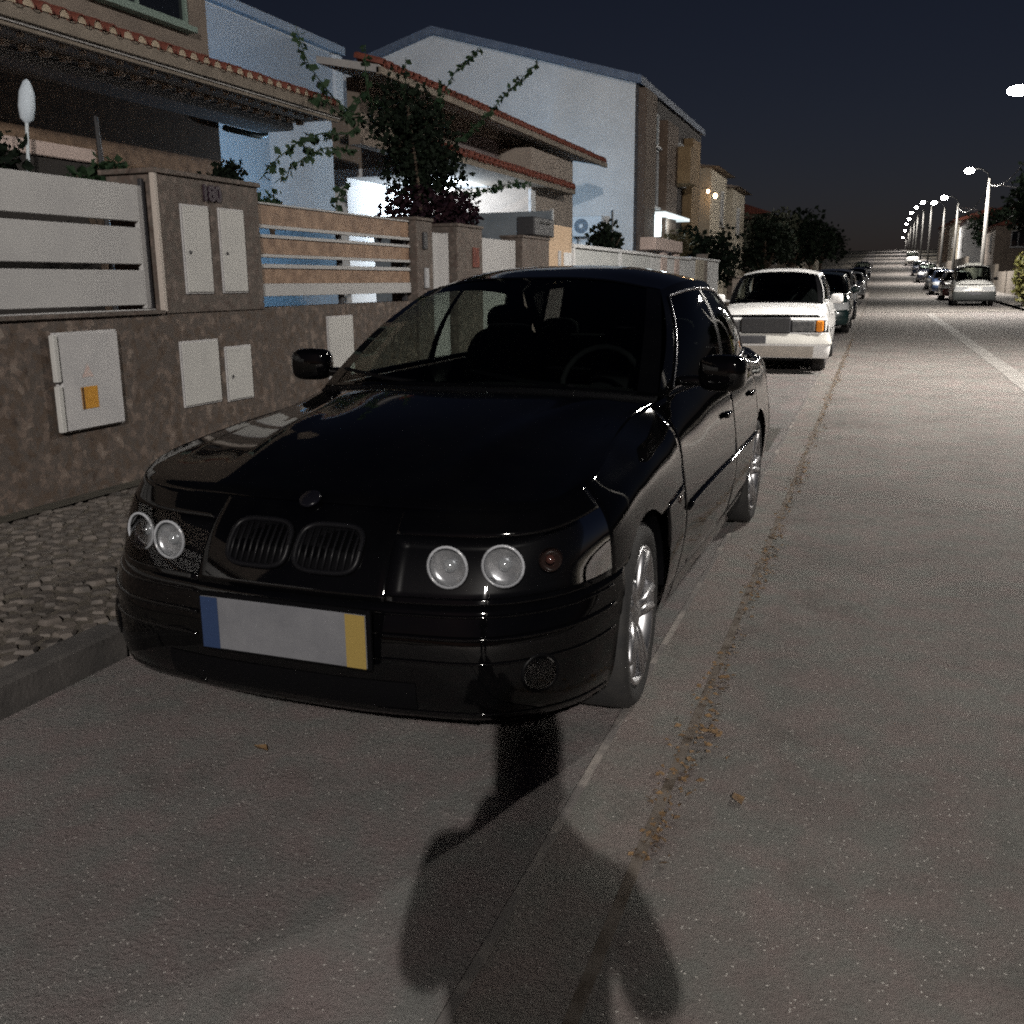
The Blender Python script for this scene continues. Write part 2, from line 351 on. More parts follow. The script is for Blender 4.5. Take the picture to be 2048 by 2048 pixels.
# ------------------------------------------------------------------ street lamps
def spot(name, parent, loc, power, col, size=160, blend=.35, radius=.12, rot=(0,0,0)):
    l = bpy.data.lights.new(name, 'SPOT'); l.energy = power; l.color = col; l.spot_size = rad(size); l.spot_blend = blend; l.shadow_soft_size = radius
    o = bpy.data.objects.new(name, l); COL.objects.link(o); o.parent = parent; o.location = loc; o.rotation_euler = rot; return o
def point(name, parent, loc, power, col, radius=.1):
    l = bpy.data.lights.new(name, 'POINT'); l.energy = power; l.color = col; l.shadow_soft_size = radius
    o = bpy.data.objects.new(name, l); COL.objects.link(o); o.parent = parent; o.location = loc; return o
lamp_lens = PM('lamp_lens', (.9, .9, .88), rough=.4, emis=(1.0, .95, .86), estr=600)
LAMPS = [(-11.6, 4.2, 8.0), (15.2, 4.4, 8.07), (42, 4.36, 8.05), (69, 4.84, 7.9), (96, 4.93, 8.3), (123, 5.3, 9.7), (150, 5.07, 11.6), (177, 5.08, 12.7), (204, 5.08, 13.5), (240, 5.6, 14.3), (290, 6.2, 15.7), (350, 7.2, 16.7), (430, 8.3, 17.6)]
lamp_labels = ['street lamp standing behind the photographer', 'street lamp on the opposite pavement level with the white sedan', 'street lamp just before the pale cross street', 'street lamp on pale concrete pole behind the white van', 'street lamp first beyond the van pole', 'street lamp second beyond the van pole', 'street lamp at the foot of the hill']
lamp_heads = None
for i, (y, x, z) in enumerate(LAMPS):
    lab = lamp_labels[i] if i < 7 else 'far lit street lamp, %s one up the slope from the foot of the hill' % ('first', 'second', 'third', 'fourth', 'fifth', 'sixth')[i-7]
    t = thing('street_lamp', lab, 'street lamp', (0, 0, 0), 0, 'street lamps along the opposite pavement')
    px = x + (1.15 if i != 1 else 1.5); g0 = gz(y)
    MB().tube([(px, y, g0-.2), (px, y, g0+.6), (px, y, z-.55)], [.14, .13, .085], 10).build('pole', concrete_pole if i == 3 else PM('lamp_pole', (.035, .035, .033), (.05, .048, .046), rough=.8, spec=.1), t, True)
    MB().tube([(px, y, z-.75), (px-.12, y, z-.25), (px-.5, y, z+.02), (x+.25, y, z+.06)], .032, 8).build('arm', PM('lamp_arm', (.008, .008, .008), rough=.8, spec=.05), t, True)
    MB().superell((x, y, z+.05), (.36, .17, .075), .7, 16, 8).build('lamp_head', dark_metal, t, True)
    MB().superell((x-.02, y, z-.04), (.40, .26, .17) if i < 3 else (.27, .22, .17), .85, 14, 8).build('lamp_lens', lamp_lens, t, True)
    if i == 0:
        point('lamp_light', t, (x-.02, y, z-.34), 9600, (1.0, .945, .89), .07)
    else:
        spot('lamp_light', t, (x-.02, y, z-.34), LAMP_W, (1.0, .945, .88), 140, 1.0, .08)
        point('lamp_spill', t, (x-.02, y, z-.34), 260, (1.0, .95, .88), .08)
    if i in (2, 3, 4):
        MB().tube([(px-.05, y, z-.85), (px+1.5, y, z-1.15)], .03, 6).build('bracket', grey_metal, t)
# overhead cables between the poles
for (a, b, lab) in [(2, 3, 'overhead cable sagging between the lamp at the cross street and the van lamp'), (3, 4, 'overhead cable sagging from the van lamp towards the hill')]:
    ya, xa, za = LAMPS[a]; yb, xb, zb = LAMPS[b]
    pts = [(xa+1.15+(xb-xa)*k/12, ya+(yb-ya)*k/12, za-.9+(zb-za)*k/12 - .9*4*(k/12)*(1-k/12)) for k in range(13)]
    tag(MB().tube(pts, .02, 6).build('overhead_cable', dark_metal), lab, 'cable')

# ------------------------------------------------------------------ boundary wall with gate, pillars, boxes
WX = -4.75
wall = thing('boundary_wall', 'mottled brown stone garden wall running along the cobbled sidewalk', 'wall', (0,0,0))
MB().box(WX-.25, WX, -8, 7.15, -.1, 1.235).build('wall_base', stone_clad, wall)
MB().box(WX-.25, WX, 7.15, 10.09, -.1, 1.245).build('wall_base', stone_clad, wall)
MB().bbox(WX-.29, WX+.025, -8, 5.90, 1.235, 1.262, b=.004).build('coping', stone_pillar, wall)
pil = thing('gate_pillar', 'broad brown stone pillar with house number above two tall meter doors', 'pillar', (0,0,0))
MB().bbox(WX-.42, WX+.012, 5.93, 7.15, 1.235, 2.19, b=.004).build('shaft', stone_pillar, pil)
MB().bbox(WX-.46, WX+.03, 5.90, 7.17, 2.19, 2.225, b=.004).build('cap', stone_pillar, pil)
MB().bbox(WX-.02, WX+.02, 5.895, 5.93, 1.25, 2.19, b=.003).build('edge_trim', PM('pale_trim', (.42, .37, .33), rough=.6), pil)
fc = bpy.data.curves.new('num', 'FONT'); fc.body = '180'; fc.size = .155; fc.extrude = .008; fc.align_x = 'CENTER'; fc.offset = .006
fo = bpy.data.objects.new('num', fc); COL.objects.link(fo); bpy.context.view_layer.update()
nm = bpy.data.meshes.new_from_object(fo.evaluated_get(bpy.context.evaluated_depsgraph_get())); bpy.data.objects.remove(fo)
nm.materials.clear(); nm.materials.append(PM('number_metal', (.03, .018, .028), rough=.5))
o = link('house_number', nm, pil); o.rotation_euler = (rad(90), 0, rad(90)); o.location = (WX+.022, 6.53, 2.045)
def utility_box(lab, y0, y1, z0, z1, mat=cream_box, d=.02, lock=True, hinge=False):
    t = thing('meter_box', lab, 'meter box', (0,0,0), 0, 'meter boxes set in the stone wall')
    base = WX + (.012 if z0 > 1.3 else 0)
    MB().bbox(base-.01, base+d*.5, y0-.012, y1+.012, z0-.012, z1+.012, b=.003).build('box_frame', grey_box, t)
    MB().bbox(base+d*.5, base+d, y0, y1, z0, z1, b=.004).build('box_door', mat, t)
    if lock: MB().lathe([(.012, 0), (.012, .006), (0, .006)], (base+d, y0+.10*(y1-y0)+.02, (z0+z1)/2-.02), (1,0,0), 12).build('lock', dark_metal, t)
    if hinge:
        for zz in ((z0, (z0+z1)/2-.012), ((z0+z1)/2+.012, z1)): MB().bbox(base+d*.4, base+d+.012, y0-.05, y0-.012, zz[0], zz[1], b=.004).build('hinge', cream_box, t)
    return t
utility_box('tall cream meter door beside the pale edge trim of the pillar', 6.165, 6.465, 1.38, 1.99)
utility_box('tall cream meter door on the pillar, on its side towards the slatted fence', 6.61, 6.91, 1.38, 1.99)
cabt = utility_box('large grey meter cabinet with orange sticker, below the slatted gate', 4.85, 5.37, .54, 1.14, grey_box, .04, False, True)
MB().box(WX+.0405, WX+.043, 5.00, 5.14, .665, .805).build('orange_sticker', PM('orange_sticker', (.55, .27, .03), (.42, .19, .02), scale=40, rough=.5), cabt)
MB().box(WX+.043, WX+.044, 5.00, 5.02, .665, .805).build('sticker_border', PM('sticker_dark', (.09, .04, .01), rough=.6), cabt)
MB().add([(WX+.0415, 5.02, .865), (WX+.0415, 5.12, .865), (WX+.0415, 5.07, .955)], [(0,1,2)]).build('warning_triangle', PM('faded_red', (.52, .36, .32), (.47, .43, .41), scale=50, rough=.6), cabt)
utility_box('squat pale meter box beneath the pillar, wider of a pair', 6.05, 6.48, .56, 1.02, cream_box, .02, False)
utility_box('narrow pale meter box next to the squat one, low on the wall', 6.585, 6.905, .545, .95)
utility_box('pale meter box under the brown slatted fence', 8.16, 8.62, .50, 1.13, cream_box, .02, False)

gate = thing('slatted_gate', 'cream metal gate of three broad horizontal slats', 'gate', (0,0,0))
GX = WX - .06
for (z0, z1) in ((1.86, 2.10), (1.575, 1.82), (1.30, 1.535)):
    MB().bbox(GX-.03, GX, -3, 5.80, z0, z1, b=.004).build('slat', cream_metal, gate)
MB().bbox(GX-.035, GX-.002, 5.80, 5.86, 1.275, 2.10, b=.004).build('stile', cream_metal, gate)
MB().bbox(GX-.035, GX-.002, 5.86, 5.893, 1.262, 2.15, b=.003).build('post', dark_metal, gate)
for yy in (-2.9, 1.2): MB().box(GX-.05, GX-.031, yy, yy+.05, 1.275, 2.10).build('back_rail', dark_metal, gate)
for (z0, z1) in ((1.835, 1.86), (1.55, 1.575), (1.275, 1.30)):
    pass
MB().bbox(GX-.02, GX+.01, -3, 5.89, 1.262, 1.272, b=.002).build('bottom_rail', cream_metal, gate)

fence = thing('slatted_fence', 'brown board fence with cream rails on top of the stone wall', 'fence', (0,0,0))
FX = WX - .05
for (z0, z1) in ((1.915, 2.075), (1.68, 1.81), (1.44, 1.565)):
    MB().bbox(FX-.03, FX, 7.17, 10.06, z0, z1, b=.003).build('board', brown_board, fence)
for (z0, z1) in ((2.075, 2.092), (1.885, 1.915), (1.81, 1.838), (1.652, 1.68), (1.565, 1.60), (1.335, 1.44)):
    MB().bbox(FX-.025, FX+.012, 7.172, 10.06, z0, z1, b=.003).build('rail', cream_metal, fence)
for yy in (7.20, 8.6, 10.0): MB().box(FX-.07, FX-.032, yy, yy+.05, 1.25, 2.08).build('post', dark_metal, fence)

def pillar(lab, y0, y1, z1, mat, name='wall_pillar', extra=None, d=.30):
    t = thing(name, lab, 'pillar', (0,0,0), 0, 'pillars of the garden walls')
    MB().bbox(WX-d, WX+.02, y0, y1, -.1, z1, b=.005).build('shaft', mat, t)
    MB().bbox(WX-d-.02, WX+.035, y0-.02, y1+.02, z1, z1+.035, b=.005).build('cap', mat, t)
    return t
p2 = pillar('stone pillar with intercom at the end of the slatted fence', 10.11, 10.53, 2.10, stone_pillar)
MB().bbox(WX+.02, WX+.04, 10.26, 10.36, 1.80, 1.98, b=.004).build('intercom', dark_metal, p2)
MB().bbox(WX+.02, WX+.05, 10.28, 10.36, 1.38, 1.60, b=.006).build('handle_plate', grey_metal, p2)
p3 = pillar('brown stone pillar between the two plain cream gates', 11.24, 12.06, 2.09, stone_pillar)
MB().bbox(WX+.02, WX+.032, 11.72, 11.93, 1.62, 1.86, b=.004).build('name_plaque', tile_red, p3)
p4 = pillar('brown stone pillar carrying a dark letter box', 13.6, 14.84, 2.05, stone_pillar)
lbx = thing('letter_box', 'dark metal letter box fixed on top of the pillar', 'letter box', (0,0,0))
MB().bbox(WX-.22, WX+.06, 14.03, 14.98, 2.095, 2.36, b=.02).build('box_body', dark_metal, lbx)
MB().bbox(WX+.06, WX+.072, 14.3, 14.75, 2.27, 2.30, b=.003).build('slot_flap', black_plastic, lbx)
for (y0, y1, lab) in ((10.57, 11.20, 'narrow plain cream pedestrian gate beside the intercom pillar'), (12.10, 13.57, 'wide plain cream driveway gate next to the letter box pillar')):
    t = thing('plain_gate', lab, 'gate', (0,0,0), 0, 'plain cream gates')
    MB().bbox(WX-.12, WX-.08, y0, y1, .16, 2.0, b=.006).build('gate_panel', cream_metal, t)
    for yy in (y0+.01, y1-.05): MB().bbox(WX-.13, WX-.07, yy, yy+.04, .15, 2.01, b=.004).build('stile', cream_metal, t)
op = thing('rendered_pillar', 'orange rendered wall end with small hatches after the letter box', 'wall', (0,0,0))
MB().bbox(WX-.3, WX-.01, 14.87, 16.15, -.1, 2.30, b=.006).build('shaft', orange_wall, op)
MB().bbox(WX-.01, WX+.005, 15.38, 15.52, 1.35, 1.92, b=.003).build('hatch', grey_box, op)
MB().bbox(WX-.01, WX+.008, 15.68, 16.10, 1.30, 1.90, b=.003).build('hatch', white_wall, op)
def low_wall(lab, y0, y1, z1, mat, cols, capmat):
    t = thing('garden_wall', lab, 'wall', (0,0,0), 0, 'low garden walls further along the street')
    MB().box(WX-.2, WX-.02, y0, y1, -.1, z1-.06).build('wall_panel', mat, t)
    MB().bbox(WX-.24, WX+.02, y0, y1, z1-.06, z1, b=.006).build('coping', capmat, t)
    for c in cols: MB().bbox(WX-.22, WX+.015, c[0], c[1], -.1, z1+c[2], b=.006).build('column', c[3], t)
    return t
pink = PM('pink_render', (.50, .40, .36), (.56, .45, .41), scale=3, rough=.85)
greypan = PM('grey_panel', (.46, .48, .48), (.54, .55, .54), scale=1.5, rough=.7)
low_wall('pale grey panelled garden wall below the air conditioner', 16.18, 22.3, 2.05, greypan, [(16.2, 16.3, -.02, white_wall), (19.4, 19.55, -.02, white_wall)], white_wall)
gw = low_wall('white garden wall with two pink columns and a raised pink cap', 22.3, 27.4, 2.04, white_wall, [(23.5, 24.1, .05, pink), (25.2, 25.7, .05, pink)], white_wall)
MB().bbox(WX-.3, WX+.06, 22.5, 25.8, 2.13, 2.40, b=.01).build('raised_cap', pink, gw)
low_wall('white and cream garden wall ending at the dark hedge', 27.4, 32.6, 2.08, white_wall, [(28.3, 29.6, .0, pale_facade), (29.6, 30.2, .12, tan_wall)], white_wall)
low_wall('dim garden wall beyond the hedge', 36, 60, 1.6, tan_wall, [(40, 40.4, .2, pale_facade), (46, 46.4, .2, pale_facade)], tan_wall)
# tan painted panel patch on the grey wall

# ------------------------------------------------------------------ houses
def half_tile(L=.42, r=.085, n=8):
    v = []; f = []
    for i, x in enumerate((0, -L)):
        for rr in (r, r-.016):
            for k in range(n+1):
                a = math.pi*k/n; v.append((x, rr*math.cos(a), rr*math.sin(a) + (0 if i == 0 else .12)))
    m = n+1
    for k in range(n):
        f += [(k, k+1, 2*m+k+1, 2*m+k), (m+k+1, m+k, 3*m+k, 3*m+k+1), (k+1, k, m+k, m+k+1)]
    return MB().add(v, f)
TILE = half_tile().mesh('roof_tile', tile_red, True)
PAN = MB().add([(p[0], p[1], -p[2]*.75+.03) if i < 18 else (p[0], p[1], -(p[2]-.12)*.75+.15) for i, p in enumerate(half_tile().v)], half_tile().f).mesh('pan_tile', tile_red, True)
_pv = [(.003, .068*math.cos(math.pi*k/8), .068*math.sin(math.pi*k/8)) for k in range(9)]
PLUG = MB().add(_pv + [(-.03, p[1], p[2]) for p in _pv], [tuple(range(9))] + [(k, k+9, k+10, k+1) for k in range(8)]).mesh('tile_end', tile_mortar)
def eave_tiles(parent, x, y0, y1, z, step=.215, plugs=True):
    n = int((y1-y0)/step)
    for i in range(n):
        y = y0 + (i+.5)*step + random.uniform(-.008, .008); dz = random.uniform(-.006, .006)
        o = link('roof_tile', TILE, parent); o.location = (x+random.uniform(-.012, .012), y, z+dz)
        if plugs:
            q = link('tile_end', PLUG, parent); q.location = (x-.015, y, z+dz)
        o = link('pan_tile', PAN, parent); o.location = (x-.02, y+step/2, z+dz)
def window(parent, face, c, w, h, mat=dark_glass, fmat=None, d=.06, mull=1):
    """face '+x' (looks to the street) or '-y' (looks to the camera); c = centre on the wall plane"""
    fmat = fmat or grey_metal; t = .05; x, y, z = c
    f = MB(); g = MB()
    def bx(m, a0, a1, b0, b1, p0, p1):
        if face == '+x': m.box(x+p0, x+p1, y+a0, y+a1, z+b0, z+b1)
        elif face == '-x': m.box(x-p1, x-p0, y+a0, y+a1, z+b0, z+b1)
        else: m.box(x+a0, x+a1, y-p1, y-p0, z+b0, z+b1)
    bx(f, -w/2, w/2, -h/2, -h/2+t, 0, d); bx(f, -w/2, w/2, h/2-t, h/2, 0, d); bx(f, -w/2, -w/2+t, -h/2+t, h/2-t, 0, d); bx(f, w/2-t, w/2, -h/2+t, h/2-t, 0, d)
    for k in range(mull):
        a = -w/2 + w*(k+1)/(mull+1); bx(f, a-.02, a+.02, -h/2+t, h/2-t, .005, d-.01)
    fr = f.build('window', fmat, parent); bx(g, -w/2+t, w/2-t, -h/2+t, h/2-t, .002, .015); g.build('pane', mat, fr)
    s = MB(); bx(s, -w/2-.08, w/2+.08, -h/2-.07, -h/2, -.02, .14); s.build('sill', fmat, fr)

# house with the tiled eave behind the slatted gate
h1 = thing('brown_house', 'brown clad house with long tiled eave behind the cream slatted gate', 'house', (0,0,0))
MB().box(-16, -9, -6, 12.72, -.1, 3.74).build('wall', PM('brown_cladding', (.10, .062, .040), (.22, .145, .095), scale=6, rough=.75, bump=.3, detail=9), h1)
MB().box(-16, -8.8, -6, 12.33, 4.02, 6.3).build('upper_wall', tan_wall, h1)
rf = MB().add([(-7.42, -6, 3.86), (-7.42, 13.42, 3.86), (-9.0, 13.42, 4.3), (-9.0, -6, 4.3), (-7.42, -6, 3.74), (-7.42, 13.42, 3.74), (-9.0, 13.42, 3.74), (-9.0, -6, 3.74)], [(0,1,2,3), (4,7,6,5), (0,4,5,1), (1,5,6,2), (2,6,7,3), (3,7,4,0)]).build('roof', soffit_paint, h1)
MB().bbox(-7.44, -7.38, -6, 13.44, 3.765, 3.895, b=.006).build('fascia', eave_paint, h1)
MB().bbox(-7.50, -7.44, -6, 13.43, 3.70, 3.765, b=.006).build('fascia_step', eave_paint, h1)
eave_tiles(h1, -7.36, 3.5, 13.45, 3.90)
cm = MB().bbox(-.05, .05, -.045, .045, -.06, .0, b=.01).mesh('corbel', corbel_paint)
cm2 = MB().bbox(-.03, .03, -.028, .028, -.04, .0, b=.008).mesh('corbel', corbel_paint)
for i in range(34):
    y = 4.4 + i*.265
    o = link('corbel', cm2, h1); o.location = (-7.66, y, 3.74)
    o = link('corbel', cm, h1); o.location = (-8.0, y+.12, 3.74)
MB().bbox(-8.75, -8.18, -6, 13.40, 3.63, 3.735, b=.02).build('beam', soffit_paint, h1)
window(h1, '+x', (-8.8, 10.9, 5.25), 1.9, 1.0, dark_glass, PM('green_frame', (.16, .22, .19), rough=.6))
window(h1, '+x', (-9, 6.0, 2.4), 1.6, 1.2)
MB().tube([(-8.9, 12.72, 3.62), (-8.9, 13.6, 3.62), (-8.9, 13.75, 3.66), (-8.9, 13.75, 3.80)], .045, 8).build('downpipe', PM('pipe_green', (.10, .14, .13), rough=.5), h1, True)
# veranda parapet, post, hanging things in front of the brown house
ver = thing('veranda_parapet', 'pale low veranda parapet seen over the slatted gate', 'parapet', (0,0,0))
MB().bbox(-8.12, -7.98, 3, 9.05, 2.72, 2.86, b=.01).build('parapet_band', pink, ver)
MB().box(-8.1, -8.02, 3, 9.0, -.1, 2.72).build('parapet_wall', PM('parapet_dark', (.03, .026, .024), rough=.9), ver)
tag(MB().tube([(-7.95, 9.08, 0), (-7.95, 9.08, 2.7), (-7.95, 9.06, 3.2)], [.03, .03, .022], 8).build('veranda_post', dark_metal), 'thin dark post rising beside the veranda parapet', 'post')
pad = thing('folded_parasol', 'folded white parasol with thin pole by the veranda', 'parasol', (-7.85, 8.02, 0))
Rz = Matrix.Rotation(.16, 3, 'Y')
MB().lathe([(.0, .42), (.035, .39), (.07, .29), (.078, .15), (.06, .04), (.015, 0)], (-.02, 0, 2.98), (.0, .14, 1), 14).build('canopy', PM('white_cloth', (.62, .70, .78), rough=.8), pad, True)
MB().tube([(-.02, -.05, 2.5), (-.02, .0, 3.0)], .016, 8).build('pole', PM('white_pole', (.6, .66, .7), rough=.6), pad)
# white house with the cool-lit wall
h2 = thing('white_house', 'two storey white house lit cool blue behind the tiled eave', 'house', (0,0,0))
MB().box(-20, -13.5, 13.0, 24.4, -.1, 7.2).build('wall', white_wall, h2)
MB().bbox(-20.1, -13.32, 12.9, 24.5, 7.2, 7.4, b=.01).build('cornice', PM('grey_cornice', (.30, .34, .40), rough=.8), h2)
MB().box(-13.5, -13.47, 13.0, 24.4, 6.1, 7.15).build('upper_band', PM('band_grey', (.36, .39, .43), (.42, .44, .47), rough=.85), h2)
MB().box(-13.52, -13.36, 24.05, 24.38, -.1, 7.15).build('corner_pilaster', white_wall, h2)

# house with the lit car port
h3 = thing('tan_house', 'low tan house with tiled eaves above a brightly lit car port', 'house', (0,0,0))
MB().box(-7.4, -7.2, 13.6, 16.4, 3.42, 4.34).build('upper_wall', tan_wall, h3); MB().box(-9.25, -7.2, 16.4, 24.5, 3.42, 4.34).build('upper_wall', tan_wall, h3)
MB().box(-9.25, -9.0, 16.4, 24.5, -.1, 3.42).build('back_wall', white_wall, h3)
MB().box(-9.0, -6.5, 19.25, 22.1, -.1, 4.0).build('front_wing', PM('taupe_wall', (.23, .195, .17), (.29, .245, .21), scale=2, rough=.85), h3)
MB().box(-9.25, -7.2, 22.1, 24.5, -.1, 3.42).build('side_wall', white_wall, h3)
MB().add([(-6.42, 12.7, 4.27), (-6.42, 24.7, 4.27), (-7.35, 24.7, 4.45), (-7.35, 12.7, 4.45), (-6.42, 12.7, 4.17), (-6.42, 24.7, 4.17), (-7.35, 24.7, 4.36), (-7.35, 12.7, 4.36)], [(0,1,2,3), (4,7,6,5), (0,4,5,1), (1,5,6,2), (2,6,7,3), (3,7,4,0)]).build('roof', soffit_paint, h3)
MB().bbox(-6.46, -6.38, 12.7, 24.72, 4.15, 4.25, b=.006).build('fascia', eave_paint, h3)
eave_tiles(h3, -6.36, 12.65, 24.75, 4.265, .225, False)
MB().add([(-6.2, 14.6, 3.36), (-6.2, 21.3, 3.36), (-7.2, 21.3, 3.6), (-7.2, 14.6, 3.6), (-6.2, 14.6, 3.26), (-6.2, 21.3, 3.26), (-7.2, 21.3, 3.26), (-7.2, 14.6, 3.26)], [(0,1,2,3), (4,7,6,5), (0,4,5,1), (1,5,6,2), (2,6,7,3), (3,7,4,0)]).build('canopy', eave_paint, h3)
MB().box(-9.0, -7.2, 16.4, 19.25, 3.28, 3.42).build('ceiling', white_wall, h3)
eave_tiles(h3, -6.14, 14.6, 21.3, 3.38, .225, False)
MB().bbox(-7.22, -7.18, 17.2, 19.6, 3.62, 4.12, b=.005).build('vent_panel', PM('taupe_panel', (.17, .14, .14), rough=.8), h3)
MB().bbox(-6.46, -6.40, 18.95, 19.22, 2.75, 3.2, b=.005).build('bracket_box', grey_metal, h3)
pl = thing('porch_light', 'bright cool white lamp under the car port ceiling', 'lamp', (-7.75, 18.0, 3.2))
MB().superell((0, 0, 0), (.15, .15, .06), .8, 14, 8).build('lamp_globe', lit_white, pl, True)
MB().lathe([(.17, .08), (.17, .05), (.14, .04), (.0, .04)], (0,0,0), (0,0,1), 14).build('lamp_base', grey_metal, pl)
point('lamp_light', pl, (0, 0, -.14), 260, (.76, .88, 1.0), .12)
fl = thing('added_flood_lamp', 'unseen flood lamp added behind the tan house to light the white house', 'lamp', (-9.3, 17.8, 3.0))  # added lamp, hidden from view, gives the white house wall its cool light
MB().bbox(-.16, -.08, -.11, .11, -.08, .08, b=.01).build('flood_head', grey_metal, fl); MB().bbox(-.17, -.16, -.09, .09, -.06, .06, b=.002).build('flood_glass', lit_white, fl)
MB().tube([(.06, 0, 0), (-.08, 0, 0)], .02, 6).build('bracket', dark_metal, fl)
point('lamp_light', fl, (-.30, 0, 0), 230, (.28, .60, 1.0), .1)
yl = thing('added_yard_lamp', 'unseen cool yard lamp added on the tan house to light the gable wall', 'lamp', (-8.5, 24.5, 3.3))  # unseen lamp added to brighten the gable wall
MB().bbox(-.12, .12, .03, .1, -.08, .08, b=.01).build('lamp_body', grey_metal, yl); MB().bbox(-.1, .1, .1, .105, -.06, .06, b=.002).build('lamp_glass', lit_white, yl)
point('lamp_light', yl, (0, .3, 0), 120, (.45, .72, 1.0), .1)
scr = thing('grey_screen', 'plain blue grey metal screen standing behind the cream gates', 'screen', (0,0,0))
MB().bbox(-8.3, -5.05, 16.0, 16.05, .1, 2.57, b=.006).build('panel', grey_screen, scr)
for xx in (-8.3, -6.7, -5.1): MB().box(xx, xx+.05, 16.05, 16.1, -.1, 2.6).build('post', grey_metal, scr)

# tall white gable house with brown street front
h4 = thing('gable_house', 'tall white gable house with blue grey roof edge and air conditioner', 'house', (0,0,0))
gp = [(-6.5, -.1), (-6.5, 6.68), (-12.4, 8.37), (-18.3, 6.7), (-18.3, -.1)]
v = [(x, 28.1, z) for x, z in gp] + [(x, 38.5, z) for x, z in gp]
MB().add(v, [(0,1,2,3,4), (9,8,7,6,5)] + [(i, i+5, (i+1) % 5+5, (i+1) % 5) for i in range(5)]).build('wall', white_wall, h4)
trim = PM('roof_trim', (.10, .13, .19), (.15, .18, .24), scale=4, rough=.7)
for (a, b_) in (((-6.3, 6.62), (-12.4, 8.37)), ((-12.4, 8.37), (-18.5, 6.64))):
    v = [(a[0], 27.9, a[1]), (b_[0], 27.9, b_[1]), (b_[0], 27.9, b_[1]+.2), (a[0], 27.9, a[1]+.2)]; v += [(p[0], 38.6, p[2]) for p in v]
    MB().add(v, [(0,1,2,3), (7,6,5,4), (0,4,5,1), (1,5,6,2), (2,6,7,3), (3,7,4,0)]).build('roof', trim, h4)
ac = thing('air_conditioner', 'white air conditioner outdoor unit on the gable wall', 'air conditioner', (-7.72, 28.1, 2.64))
MB().bbox(-.5, .42, -.36, -.06, .05, .60, b=.02).build('casing', PM('ac_white', (.62, .64, .66), rough=.5), ac)
MB().lathe([(.20, 0), (.20, .012), (.0, .012)], (-.18, -.36, .33), (0,-1,0), 24).build('fan_grille', PM('ac_dark', (.10, .13, .17), rough=.5), ac)
MB().lathe([(.06, .012), (.06, .022), (0, .022)], (-.18, -.36, .33), (0,-1,0), 16).build('fan_hub', PM('ac_white', (.6, .6, .6)), ac)
for k in range(8):
    a = k*math.pi/4; MB().tube([(-.18+.05*math.cos(a), -.378, .33+.05*math.sin(a)), (-.18+.19*math.cos(a+.3), -.378, .33+.19*math.sin(a+.3))], .006, 5).build('fan_guard', grey_metal, ac)
for xx in (-.38, .30): MB().tube([(xx, 0, -.2), (xx, -.02, .02), (xx, -.4, .03)], .018, 6).build('bracket', dark_metal, ac)
MB().tube([(.44, -.15, .15), (.6, -.05, .05), (.62, -.02, .5), (.62, -.02, .75)], .025, 6).build('pipe', PM('pipe_dark', (.05, .06, .07), rough=.6), ac)
# brown street facade of the same house
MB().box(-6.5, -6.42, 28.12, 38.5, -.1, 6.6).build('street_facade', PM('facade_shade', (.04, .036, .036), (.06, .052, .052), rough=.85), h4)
MB().bbox(-6.42, -6.2, 28.12, 29.55, -.1, 6.55, b=.01).build('pier', brown_facade, h4)
MB().bbox(-6.42, -6.15, 30.9, 32.6, -.1, 6.1, b=.01).build('pier', brown_facade, h4)
MB().bbox(-6.42, -5.75, 32.6, 33.9, 4.45, 5.55, b=.01).build('balcony', PM('ochre_facade', (.19, .125, .065), (.25, .17, .09), rough=.85), h4)
MB().bbox(-6.42, -6.1, 35.0, 36.5, -.1, 6.1, b=.01).build('pier', PM('ochre_facade', (.3, .2, .1)), h4)
window(h4, '+x', (-6.42, 30.2, 5.75), .95, .9, PM('teal_glass', (.16, .25, .28), (.10, .16, .2), scale=5, rough=.3), grey_metal)
window(h4, '+x', (-6.42, 30.2, 4.4), 1.1, 1.6); window(h4, '+x', (-6.42, 34.4, 5.2), .9, 1.3)
por = thing('glowing_porch', 'white porch wall and soffit with painted glow on the brown street front', 'lamp', (0,0,0))
MB().bbox(-6.42, -6.2, 29.65, 30.5, 2.75, 3.32, b=.01).build('glow_wall', PM('porch_wall_glow', (.8, .8, .8), emis=(.85, .97, 1), estr=2.2), por)  # emission stands in for lamp light falling on porch wall and soffit
MB().bbox(-6.42, -5.9, 29.6, 33.6, 3.33, 3.42, b=.01).build('glow_soffit', PM('porch_soffit_glow', (.75, .78, .8), emis=(.85, .97, 1), estr=.9), por)
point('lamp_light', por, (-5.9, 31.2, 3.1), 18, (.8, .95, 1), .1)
def plain_house(lab, x, y0, y1, h, mat, wins, roofmat=tile_red, side=-1, depth=7, name='town_house', over=.35, rise=1.3, cat='house'):
    g0 = gz((y0+y1)/2); t = thing(name, lab, cat, (0, 0, g0), 0, 'houses further along the street')
    x2 = x + side*depth
    MB().box(min(x, x2), max(x, x2), y0, y1, -1.0, h).build('wall', mat, t)
    xa, xb = x - side*over, x2 + side*over; xm = (xa+xb)/2; ya, yb = y0-over, y1+over
    v = [(xa, ya, h), (xb, ya, h), (xm, ya, h+rise), (xa, yb, h), (xb, yb, h), (xm, yb, h+rise)]
    MB().add(v, [(0,1,2), (5,4,3), (0,2,5,3), (1,4,5,2), (0,3,4,1)]).build('roof', roofmat, t)
    for (f, a, z, w, hh, m) in wins:
        if f == 'y': window(t, '-y', (a, y0, z), w, hh, m)
        else: window(t, '+x' if side < 0 else '-x', (x, a, z), w, hh, m)
    return t
